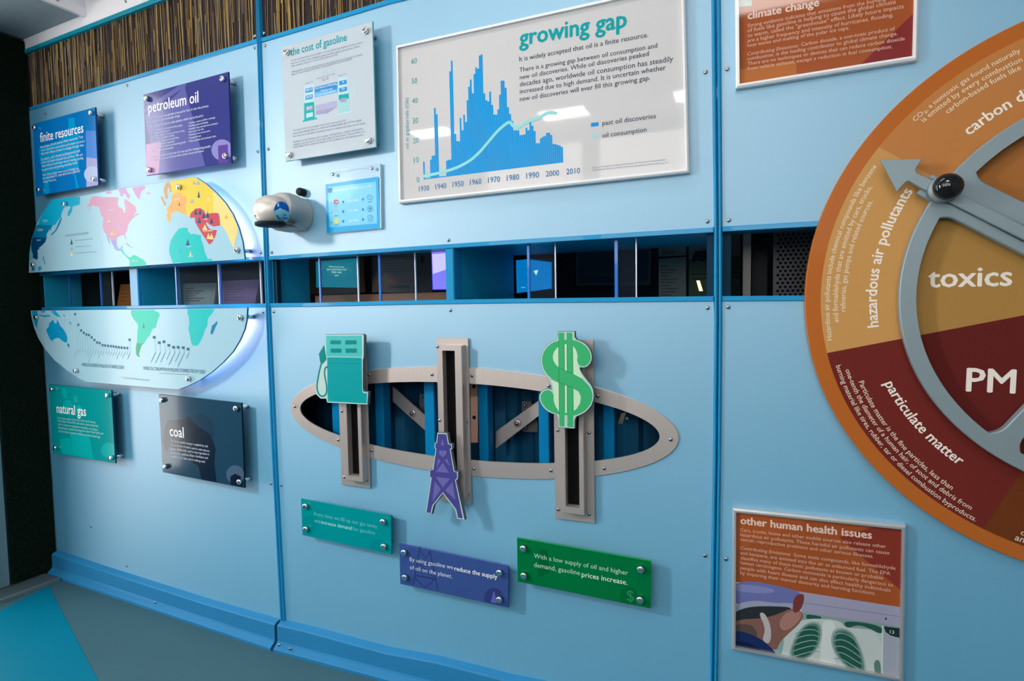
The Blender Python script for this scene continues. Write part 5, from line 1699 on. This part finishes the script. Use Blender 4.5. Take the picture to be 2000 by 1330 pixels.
text(t, 1, zr_(zA, [('CANADA', (1020, 525), (1100, 520)), ('UNITED STATES', (985, 685), (1090, 675)), ('MEXICO', (1045, 828), (1120, 825)), ('CHINA', (145, 770), (212, 766)), ('VIETNAM', (135, 890), (187, 888)), ('RUSSIA', (215, 655), (270, 650)), ('ALGERIA', (1985, 966), (2045, 963)), ('NIGERIA', (2010, 1091), (2075, 1087)), ('SAUDI ARABIA', (2195, 778), (2315, 770)), ('IRAN', (2208, 632), (2248, 630)), ('VENEZUELA', (1305, 1150), (1393, 1146)), ('EUROPE', (1845, 388), (1910, 378))]), M('map_pale_lettering', (.62, .72, .72), .4), 'place_names', h=1.1, eps=.0009)

t = board('world_map_board', 'lower half of the world map, with Australia and South America', 'map', 1, None, DM, mapw, [(67.6, 620), (144.7, 724.3), (465.6, 619.8), (364.1, 739.8)], edge=mape, loop=LL(1, lo_l, DM), group='halves of the world map')
rim_light(t, lo_l)
zC, zD = Zm(50, 580, 7.0), Zm(240, 580, 6.65)
aus = M('map_australia', (.0, .25, .46), .3, noise=.2, nscale=10)
layers = [(zC([(280, 450), (320, 400), (320, 360), (350, 340), (360, 310), (390, 330), (395, 350), (420, 370), (430, 310), (450, 340), (470, 390), (510, 430), (550, 490), (570, 550), (570, 610), (545, 625), (500, 600), (460, 560), (420, 560), (380, 580), (362, 607), (330, 570), (300, 500)]), aus),
          (zC([(575, 630), (592, 640), (602, 660), (595, 697), (573, 665)]), asia2), (zC([(165, 235), (240, 250), (330, 245), (342, 265), (260, 277), (200, 260)]), asia1), (zC([(350, 190), (410, 188), (440, 230), (492, 277), (430, 265), (390, 240)]), asia1), (zC([(505, 232), (545, 260), (530, 268)]), asia2), (zC([(590, 330), (612, 340), (632, 378), (618, 382)]), asia1),
          (zC([(84, 192), (160, 190), (165, 280), (165, 330), (155, 440), (112, 340)]), asia1), (zC([(205, 190), (270, 188), (260, 212), (225, 215)]), asia1),
          (zD([(105, 168), (400, 166), (420, 180), (465, 200), (482, 235), (455, 290), (440, 350), (430, 397), (390, 412), (370, 450), (350, 500), (310, 540), (280, 600), (245, 625), (225, 690), (210, 740), (224, 780), (190, 772), (172, 740), (168, 680), (185, 560), (190, 440), (200, 390), (190, 350), (140, 290), (105, 222)]), sam),
          (zD([(175, 600), (270, 605), (245, 625), (225, 690), (210, 740), (224, 780), (190, 772), (172, 740), (168, 680)]), M('map_deep_green', (.0, .30, .14), .3)),
          (zD([(840, 155), (1195, 153), (1170, 200), (1120, 260), (1100, 300), (1100, 370), (1065, 430), (1050, 490), (1000, 590), (970, 632), (910, 634), (890, 600), (870, 500), (850, 410), (865, 340), (850, 240), (838, 210)]), afr),
          (zD([(1220, 308), (1231, 340), (1200, 400), (1180, 460), (1155, 492), (1136, 470), (1150, 410), (1160, 365), (1190, 350)]), asia2), (zD(tri(270, 408, 34, 80)), asia2)]
heads = [(678, 235), (722, 380), (760, 458), (797, 490), (833, 513), (868, 520), (905, 552), (943, 587), (980, 622), (1015, 630), (1055, 658), (1090, 663), (1128, 668), (1167, 672), (1203, 676), (1238, 682), (1275, 688), (1313, 692), (1352, 696), (1391, 698), (1422, 585)]
lens_ = [110, 60, 35, 35, 70, 100, 180, 60, 50, 110, 60, 40, 60, 65, 70, 65, 105, 60, 85, 45, 100]
inkt = M('map_ink_teal', (.0, .10, .17), .4)
for i, (x, y) in enumerate(heads):
    bx, by = 715 + 36 * i, 706 + i * 2
    layers.append((zC([(x - 13, y - 17), (x + 13, y - 16), (x + 13, y + 17), (x - 13, y + 16)]), inkt))
    layers.append(('s', zC([(x + 4 + (bx - x) * .25, y + 17), (bx, by)]), .55, inkt))
    l = lens_[i]
    layers.append(('s', zC([(bx, by + 6), (bx - l * .42, by + 6 + l)]), 1.2, M('map_ink_soft', (.05, .22, .30), .4)))
for i, (x, y) in enumerate([(408, 523), (473, 592), (535, 580), (597, 627), (660, 652), (720, 652), (785, 657), (848, 675)]):
    bx, by = 430 + 62 * i, 705 + i
    layers.append((zD([(x - 17, y - 17), (x + 17, y - 16), (x + 17, y + 18), (x - 17, y + 17)]), inkt))
    layers.append(('s', zD([(x + 10, y + 17), (bx, by)]), .6, inkt))
    l = (135, 145, 130, 100, 165, 120, 180, 75)[i]
    layers.append(('s', zD([(bx, by + 8), (bx - l * .48, by + 8 + l)]), 1.5, MATS['map_ink_soft']))
art(t, 1, layers, 'continents', eps=.00006, clip=False)
text(t, 1, zr_(zC, [('WORLD OIL RESERVES IN BILLIONS OF BARRELS (2006)*', (770, 945), (1350, 985))]) + zr_(zD, [('WORLD OIL CONSUMPTION IN MILLIONS OF BARRELS PER DAY (2005)*', (265, 945), (1075, 995))]), inkt, 'chart_titles', h=1.7, eps=.0010)
text(t, 1, zr_(zC, [('* source: Oil and Gas Journal, January 1', (1305, 1112), (1700, 1148))]) + zr_(zD, [('* source: Energy Information Administration 2005', (465, 995), (850, 1017))]), mgr, 'source_notes', eps=.0010)

# ------------------------------------------------------------------ the big round pollutant chart
DW = .026
CP = [(2000, 45), (1788, 168), (1670.7, 285.7), (1616.5, 400), (1576.5, 578), (1582, 662), (1626, 808), (1686, 887), (1770.5, 974), (2000, 1098)]
WC, WR = fit_circle(LL(3, CP, DW))
print('wheel', WC, WR)


def ang(px, py, d=DW):
    x, z = L(3, px, py, d)
    return math.atan2(z - WC[1], x - WC[0]) % (2 * pi), math.hypot(x - WC[0], z - WC[1])


b1 = ang(1708, 282)[0]
b2 = ang(1680, 677)[0]
b3 = ang(1950, 990)[0]
print('sector bounds', [math.degrees(a) for a in (b1, b2, b3)], ang(1756, 578, .05), ang(1789, 578, .05), ang(1850, 364, .07), math.degrees(ang(1850, 364, .07)[0]), math.degrees(ang(1985, 843, .05)[0]))
rimo = M('wheel_rim_orange', (.42, .12, .022), .3, coat=.05, spec=.05)
tan = M('wheel_tan', (.52, .275, .090), .3, coat=.02, spec=.02, noise=.03, nscale=3)
ora = M('wheel_orange', (.46, .19, .058), .3, coat=.02, spec=.02, noise=.03, nscale=3)
mar = M('wheel_maroon', (.145, .022, .018), .3, coat=.02, spec=.02, noise=.03, nscale=3)
brn = M('wheel_brown', (.14, .038, .012), .3, coat=.02, spec=.02, noise=.03, nscale=3)
tand, orad, mard, brnd = M('wheel_tan_inner', (.37, .205, .058), .3, coat=.02, spec=.02), M('wheel_orange_inner', (.37, .145, .040), .3, coat=.02, spec=.02), M('wheel_maroon_inner', (.115, .018, .016), .3, coat=.02, spec=.02), M('wheel_brown_inner', (.10, .022, .010), .3, coat=.02, spec=.02)
t = T('wheel_chart', 'large round orange and maroon air pollutant chart on the right bay', 'wheel chart', 3, WC[0], -DW, WC[1])


def arcp(r, a0, a1, n=40, c=None):
    c = c or WC
    return [(c[0] + r * cos(a0 + (a1 - a0) * i / n), c[1] + r * sin(a0 + (a1 - a0) * i / n)) for i in range(n + 1)]


t.part('disc', MB().prism(arcp(WR, 0, 2 * pi, 180)[:-1], -DW, -.001, rimo, cham=.0015))
ri = ang(1608, 578)[1]
RRO = WR * .945
rr_o, rr_i = ang(1756, 578, .05)[1], ang(1789, 578, .05)[1]
bounds = [b1, b2, b3, b3 + (2 * pi - (b3 - b1)) / 3, b3 + 2 * (2 * pi - (b3 - b1)) / 3, b1 + 2 * pi]
om = [tan, mar, brn, mar, ora]
im = [tand, mard, brnd, mard, orad]
RM_ = (rr_o + rr_i) / 2
for nm, r0, r1, ms, y in (('outer_print', RM_, RRO, om, -DW - .0003), ('inner_print', .05, RM_, im, -DW - .0003)):
    mb = MB()
    for i in range(5):
        a0, a1 = bounds[i], bounds[i + 1]
        mb.flat(ccw(arcp(r1, a0, a1) + arcp(r0, a1, a0)), y, ms[i])
    t.part(nm, mb)
cream = M('wheel_cream_lettering', (.74, .64, .50), .45)
crem2 = M('wheel_bold_lettering', (.80, .74, .66), .45)


def arcs(rows, mat, name, out, bold=0.0, h=1.0):
    mb = MB()
    for r in rows:
        s, a, b = r[:3]
        arc_line(mb, s, WC, L(3, *a, DW + .0006), L(3, *b, DW + .0006), -DW - .0006, mat, out, bold, h, r[3] if len(r) > 3 else None)
    t.part(name, mb)


arcs([('hazardous air pollutants', (1716.4, 638), (1783.5, 373))], crem2, 'heading', True, .02)
arcs([('carbon dioxide', (1893, 264.7), (1978, 208), 'carbon')], crem2, 'heading', True, .02)
arcs([('particulate matter', (1727, 749), (1873, 909))], crem2, 'heading', False, .02)
arcs([('Hazardous air pollutants include chemical compounds like benzene', (1625.5, 664), (1713, 325)), ('and formaldehyde that are emitted by cars, trucks,', (1638, 629), (1703.8, 365)), ('refineries, gas pumps and related sources.', (1651.4, 608), (1705, 393))], cream, 'body_text', True, .004)
arcs([('CO₂, a nontoxic gas found naturally', (1788, 237.6), (1994, 102)), ('is emitted by every combustion', (1804.5, 239), (1998, 119.5)), ('carbon-based fuels like', (1851, 222.5), (1995.5, 135))], cream, 'body_text', True, .004)
arcs([('Particulate matter is the fine particles, less than', (1677, 746), (1857.8, 957)), ('one-tenth the diameter of a human hair, of soot and debris from', (1650.8, 722.4), (1895.4, 996)), ('burning material like tires, rubber, tar or diesel combustion byproducts.', (1632.4, 714.5), (1904.4, 1018.6))], cream, 'body_text', False, .004)
arcs([('an', (1981, 1054), (1999, 1060)), ('c', (1992.5, 1043), (1999, 1046))], cream, 'body_text', False, .004)
mb = MB()
lines(mb, 3, DW + .0006, [('toxics', (1812, 561), (1977, 557.5))], crem2, .022)
lines(mb, 3, DW + .0006, [('PM', (1886, 763.5), (1983.5, 768))], crem2, .02)
t.part('heading', mb)

# ------------------------------------------------------------------ the pointer wheel turning on it
DR = .052
pw = M('pointer_wheel_grey', (.24, .31, .335), .42, metal=.25, coat=.1, noise=.04, nscale=5)
pwd = M('pointer_groove', (.03, .06, .08), .5)
t2 = T('pointer_wheel', 'grey spoked pointer wheel with an arrow and black knob on the orange chart', 'pointer wheel', 3, WC[0], -DR, WC[1])
WC5, _ = fit_circle(LL(3, CP, DW))
ka = ang(1850, 364.5, .07)[0]
la = ang(1985, 843, DR)[0]
ro, ri5 = rr_o, rr_i
t2.part('ring', MB().prism(arcp(ro, 0, 2 * pi, 160)[:-1], -DR, -DR + .018, pw, holes=[arcp(ri5, 0, 2 * pi, 140)[:-1]], cham=.002))


def spoke(a, w, r0, r1, y0, th):
    """straight arm along angle a with flared roots where it meets the ring"""
    u, n_ = (cos(a), sin(a)), (-sin(a), cos(a))

    def P(r, s):
        return (WC[0] + u[0] * r + n_[0] * s, WC[1] + u[1] * r + n_[1] * s)
    hw = w / 2
    fl_ = [(r1 + .006 - .040 * (1 - q), hw + .026 * q ** 2.6) for q in [i / 10 for i in range(11)]]
    l = [P(r0, -hw)] + [P(r, -s_) for r, s_ in fl_] + [P(r, s_) for r, s_ in fl_[::-1]] + [P(r0, hw)]
    return MB().prism(ccw(l), y0, y0 + th, pw, cham=.002)


sp_a = [ka]
dlt = (la - ka) % (2 * pi)
for a, w in ((ka, .084), (la, .036), (ka + pi, .05), (la + pi, .036)):
    t2.part('spoke', spoke(a, w, .03, ri5, -DR + .0003, .0175))
t2.part('hub', MB().cyl(WC[0], WC[1], [(.05, -DR - .006), (.06, -DR - .003), (.06, -DR + .018)], pw, 40))
# the arrow plate raised on the knob spoke
zw = Zm(1690, 280, 6.452)
DA = .062
arr = LL(3, zw([(195, 205), (722, 193), (648, 305), (638, 330), (645, 360), (665, 380), (760, 420), (880, 476)]), DA)
arr2 = LL(3, zw([(810, 612), (720, 570), (590, 495), (545, 475), (515, 487), (478, 525), (405, 603)]), DA)
u, n_ = (cos(ka), sin(ka)), (-sin(ka), cos(ka))
hwA = .5 * abs((arr[-1][0] - arr2[0][0]) * n_[0] + (arr[-1][1] - arr2[0][1]) * n_[1])
c_ = ((arr[-1][0] + arr2[0][0]) / 2, (arr[-1][1] + arr2[0][1]) / 2)
off = (c_[0] - WC[0]) * n_[0] + (c_[1] - WC[1]) * n_[1]
e1 = (WC[0] + u[0] * .05 + n_[0] * (off + hwA), WC[1] + u[1] * .05 + n_[1] * (off + hwA))
e2 = (WC[0] + u[0] * .05 + n_[0] * (off - hwA), WC[1] + u[1] * .05 + n_[1] * (off - hwA))
s1 = (arr[-1][0] - WC[0]) * n_[0] + (arr[-1][1] - WC[1]) * n_[1] - off
if s1 < 0:
    e1, e2 = e2, e1
t2.part('arrow', MB().prism(ccw(arr + [e1, e2] + arr2), -DA, -DA + .008, pw, cham=.0012))
# side lugs under the knob
for pts in (zw([(800, 440), (840, 388), (920, 428), (940, 470), (880, 476)]), zw([(648, 632), (700, 572), (835, 620), (850, 700), (825, 722)])):
    t2.part('lug', MB().prism(ccw(LL(3, pts, DR + .001)), -DR - .001, -DR + .012, pw, cham=.001))
mb = MB()
g1, g2 = LL(3, zw([(1040, 740), (1480, 960), (1900, 1180), (2000, 1232)]), DR + .001), LL(3, zw([(1200, 642), (1600, 850), (2000, 1040)]), DR + .001)
mb.stroke(g1, .004, -DR - .0006, pwd)
mb.stroke(g2, .0016, -DR - .0006, pwd)
t2.part('groove', mb)
kx, kz = L(3, 1849, 366, DA + .022)
ball = M('black_ball_knob', (.006, .006, .008), .12, coat=.8)
prof = [(.003, -DA - .0515)]
for i in range(1, 15):
    a = pi * i / 15
    prof.append((.0265 * sin(a), -DA - .031 - .0205 * cos(a)))
prof.append((.010, -DA - .010))
kb = MB().cyl(kx, kz, prof, ball, 36)
t2.part('knob', kb, label='black ball knob')
t2.part('knob_collar', MB().cyl(kx, kz, [(.014, -DA - .014), (.026, -DA - .005), (.028, -DA)], pw, 32))

# ------------------------------------------------------------------ silver dispenser on the first joint
sil2 = M('silver_plastic', (.56, .54, .50), .38, metal=.35, coat=.02, spec=.02, coatr=.2, noise=.02)
sil3 = M('grey_plastic', (.42, .43, .43), .42, metal=.3, noise=.02)
dark2 = M('dark_opening', (.01, .02, .025), .6)
fx, fz = L(2, 588, 420, 0)
zd = Zm(480, 350, 11.08)
zl_b = L(2, 606, 451, 0)[1]               # flat foot of the wall flange
t = T('wall_dispenser', 'silver egg shaped wall dispenser with blue round sticker at the left joint', 'dispenser', 2, fx, 0, fz)


def dsec(cx, cz, rx, rt, rb, y, flat=.86, n=36):
    """a D-shaped section: round over the top, flattened foot"""
    o = []
    for i in range(n):
        a = 2 * pi * i / n
        s, c = sin(a), cos(a)
        zz = rt * s if s >= 0 else max(rb * s, -rb * flat)
        o.append((cx + rx * c, y, cz + zz))
    return o


def loft(secs, mat):
    n = len(secs[0])
    v = [p for s in secs for p in s]
    f = []
    for j in range(len(secs) - 1):
        for i in range(n):
            k = (i + 1) % n
            f.append([j * n + k, j * n + i, (j + 1) * n + i, (j + 1) * n + k])
    f.append(list(range(n)))
    f.append([(len(secs) - 1) * n + i for i in range(n)][::-1])
    return MB().add(v, f, mat, True)


cz0 = fz
body = loft([dsec(fx - .004, cz0 + .006, .050, .046, .040, -.098), dsec(fx - .004, cz0 + .006, .054, .052, .038, -.085), dsec(fx - .003, cz0 + .006, .054, .056, .036, -.06),
             dsec(fx - .003, cz0 + .003, .053, .056, .042, -.03), dsec(fx - .004, cz0, .054, .054, .054, -.012), dsec(fx - .005, cz0 - .001, .056, .056, .060, -.004), dsec(fx - .005, cz0 - .001, .056, .056, .060, -.0005)], sil3)
t.part('arm_housing', body)
hx, hz = L(2, 528, 412, .115)
secs = []
for y, r in ((-.158, .006), (-.156, .018), (-.151, .030), (-.142, .041), (-.128, .049), (-.112, .052), (-.100, .0525), (-.092, .052)):
    secs.append(dsec(hx, hz + .002, r * 1.1, r * .90, r * 1.02, y, .82 if r > .045 else 1.0))
hd = loft(secs, sil2)
t.part('head_shell', hd)
t.part('head_seam', loft([dsec(hx, hz + .002, .0545, .0450, .0460, -.0925, .8), dsec(hx, hz + .002, .0545, .0450, .0460, -.0885, .8)], dark2))
# opening under the head
zbot = hz + .002 - .0525 * 1.02 * .82
mb = MB()
n = 32
v, f = [], []
for z_, r_, in ((zbot + .006, .050), (zbot - .003, .049), (zbot - .005, .042)):
    for i in range(n):
        a = 2 * pi * i / n
        v.append((hx + r_ * cos(a), -.117 + r_ * .80 * sin(a), z_))
for j in range(2):
    for i in range(n):
        k = (i + 1) % n
        f.append([j * n + i, (j + 1) * n + i, (j + 1) * n + k, j * n + k])
f.append([2 * n + i for i in range(n)][::-1])
mb.add(v, f, dark2, True)
t.part('opening_rim', mb)
# sticker following the head's right side
def head_pt(px, py):
    """first hit of the photo ray on the head shell (bay 2 frame)"""
    v = ray(px, py)
    best = None
    for j in range(len(secs) - 1):
        n = len(secs[0])
        for i in range(n):
            k = (i + 1) % n
            for tr_ in ((secs[j][i], secs[j][k], secs[j + 1][i]), (secs[j][k], secs[j + 1][k], secs[j + 1][i])):
                a, b, c = (np.array(p) for p in tr_)
                e1_, e2_ = b - a, c - a
                h_ = np.cross(v, e2_)
                q_ = e1_ @ h_
                if abs(q_) < 1e-12:
                    continue
                s_ = CAM - a
                u_ = (s_ @ h_) / q_
                w_ = np.cross(s_, e1_)
                vv = (v @ w_) / q_
                if u_ < -1e-6 or vv < -1e-6 or u_ + vv > 1 + 1e-6:
                    continue
                tt_ = (e2_ @ w_) / q_
                if tt_ > 0 and (best is None or tt_ < best):
                    best = tt_
    if best is None:
        return None
    return CAM + v * (best - .0009)


def sticker(parts, name):
    mb = MB()
    for li, (cx, cy, rings, m) in enumerate(parts):
        pts = [head_pt(*zd((cx - 8, cy))[0])]
        if pts[0] is None:
            continue
        rows = []
        for sc_ in (.5, 1.0):
            row = []
            for x, y in rings:
                p_ = None
                for k_ in range(12):
                    q_ = sc_ * (1 - k_ * .05)
                    p_ = head_pt(*zd((cx + (x - cx) * q_, cy + (y - cy) * q_))[0])
                    if p_ is not None:
                        break
                row.append(p_)
            rows.append(row)
        if any(p is None for r in rows for p in r):
            continue
        n = len(rings)
        lift = np.array((.35, -.9, .1)) * .0004 * li
        v = [tuple(p + lift) for p in pts + rows[0] + rows[1]]
        f = []
        for i in range(n):
            k = (i + 1) % n
            f.append([0, 1 + i, 1 + k])
            f.append([1 + i, 1 + n + i, 1 + n + k, 1 + k])
        mb.add(v, f, m, True)
    t.part(name, mb)


stb, stl, stm = M('sticker_blue', (.005, .10, .46), .35), M('sticker_pale_blue', (.22, .55, .68), .35), M('sticker_mid_blue', (.01, .22, .48), .35)
def el_(cx, cy, rx, ry, a0=0, a1=2 * pi, n=22, tilt=0.0):
    return [(cx + rx * cos(a0 + (a1 - a0) * i / n), cy + ry * sin(a0 + (a1 - a0) * i / n) + tilt * rx * cos(a0 + (a1 - a0) * i / n)) for i in range(n + (0 if a1 - a0 > 6.2 else 1))]


sticker([(775, 720, el_(785, 720, 172, 238), stl), (770, 610, el_(785, 708, 172, 225, pi, 2 * pi, 22, .12), stb), (705, 560, el_(705, 560, 22, 42), stl), (712, 830, [(650, 790), (700, 775), (770, 855), (710, 880)], stm), (845, 770, [(800, 750), (890, 765), (895, 785), (840, 795)], stm), (858, 845, [(800, 820), (915, 828), (910, 878), (812, 862)], stm), (790, 905, [(770, 890), (810, 892), (790, 932)], stm)], 'sticker')
sticker([(207, 792, el_(207, 792, 17, 20), M('sticker_violet', (.08, .06, .45), .35)), (222, 850, [(185, 820), (215, 830), (262, 955), (220, 905)], stm)], 'small_label')
kx, kz = L(2, 584, 374, .022)
t.part('knob', MB().cyl(kx, kz, [(.008, -.026), (.0115, -.024), (.013, -.019), (.013, -.002)], M('black_knob', (.012, .012, .015), .5, noise=.2, nscale=80), 24), label='black knob')
ft = [L(2, *p, .03) for p in zd([(730, 1060), (1000, 985), (1200, 1080), (985, 1160), (900, 1150)])]
t.part('bottom_tray', MB().prism(ccw(ft), -.08, -.03, sil3, cham=.002))
# ------------------------------------------------------------------ rest of the room (behind and beside the camera)
def wbox(name, x0, x1, y0, y1, z0, z1, mat):
    return solid(name, MB().box(x0, x1, y0, y1, z0, z1, mat), 2, kind='structure')


roomw = M('room_wall_paint', (.22, .24, .26), .7, noise=.03)
wbox('wall_right', XR, XR + .05, YW0, .3, 0, ZCEIL, roomw)
wbox('wall_front', XW0, XW1, YW0 - .05, YW0, 0, 1.55, roomw)
wbox('wall_front', XW0, XW1, YW0 - .05, YW0, 2.65, ZCEIL, roomw)
for x0, x1 in ((XW0, -2.3), (-1.35, -1.2), (-.25, -.1), (.9, XW1)):
    wbox('wall_front', x0, x1, YW0 - .05, YW0, 1.55, 2.65, roomw)
for y0, y1, z0, z1 in ((-2.0, -.75, 0, ZCEIL), (-3.8, -3.4, 0, ZCEIL), (-3.4, -2.0, 0, .9), (-3.4, -2.0, 2.2, ZCEIL)):
    solid('wall_left', MB().box(XL - .10, XL - .022, y0, y1, z0, z1, roomw), 1, kind='structure')

lampm = M('lamp_diffuser', (.9, .9, .9), .5, emit=(1.0, .95, .90), es=12)
lampk = M('lamp_diffuser_bright', (.9, .9, .9), .5, emit=(1.0, .95, .90), es=5)
lampd = M('lamp_diffuser_dim', (.9, .9, .9), .5, emit=(1.0, .95, .90), es=3)
lampf = M('lamp_frame', (.7, .7, .72), .4)


def ceiling_light(x, y, sx, sy, label, mat=None, z=ZCEIL):
    t = T('ceiling_light', label, 'ceiling light', 2, x, y, z - .04, 'ceiling lights above the camera')
    fx0, fx1, fy0, fy1 = x - sx / 2, x + sx / 2, y - sy / 2, y + sy / 2
    w = .02
    mb = MB()
    for a in ((fx0, fx1, fy0, fy0 + w), (fx0, fx1, fy1 - w, fy1), (fx0, fx0 + w, fy0 + w, fy1 - w), (fx1 - w, fx1, fy0 + w, fy1 - w)):
        mb.box(a[0], a[1], a[2], a[3], z - .04, z - .001, lampf)
    t.part('frame', mb)
    t.part('diffuser', MB().box(fx0 + w, fx1 - w, fy0 + w, fy1 - w, z - .03, z - .02, mat or lampm))
    return t


ceiling_light(-2.55, -3.05, .42, .30, 'ceiling light at the far left end of the row by the front wall')
ceiling_light(-1.35, -3.05, .42, .30, 'second ceiling light of the row by the front wall')
ceiling_light(-.30, -3.05, .42, .30, 'third ceiling light of the row by the front wall')
ceiling_light(.15, -1.75, .62, .40, 'large ceiling light in front of the climate change poster')
ceiling_light(-1.9, -.62, 1.0, .28, 'ceiling light close to the wall, over the map', lampd)
ceiling_light(-.55, -.62, 1.0, .28, 'ceiling light close to the wall, over the growing gap chart', lampk)

# ------------------------------------------------------------------ spotlight on the left end wall, beyond the door
sx0, sy0, sz0 = -2.70, -1.9, 2.08
t = T('wall_spotlight', 'black can spotlight on the left end wall, aimed at the oval window', 'spotlight', 2, sx0, sy0, sz0)
aim = (Vector((-.75, 0, .70)) - Vector((sx0, sy0, sz0))).normalized()
can = MB()
can.cyl(0, 0, [(.085, -.06), (.10, -.055), (.10, .06), (.085, .08), (.02, .10)], M('spotlight_housing', (.03, .03, .035), .4), 28)
me = can.mesh('housing')
o = bpy.data.objects.new('housing', me)
COL.objects.link(o)
o.parent = t.e
o.rotation_mode = 'QUATERNION'
o.rotation_quaternion = aim.to_track_quat('-Y', 'Z')
br2 = MB().box(sx0 - .16, sx0 - .04, sy0 - .015, sy0 + .015, sz0 - .015, sz0 + .015, MATS['spotlight_housing'])
t.part('bracket', br2)
sl = bpy.data.lights.new('spot_beam', 'SPOT')
sl.energy, sl.color, sl.spot_size, sl.spot_blend, sl.shadow_soft_size = 105, (1.0, .96, .92), 1.75, 1.0, .13
so = bpy.data.objects.new('spot_beam', sl)
COL.objects.link(so)
so.parent = t.e
so.location = aim * .075
so.rotation_mode = 'QUATERNION'
so.rotation_quaternion = aim.to_track_quat('-Z', 'Y')
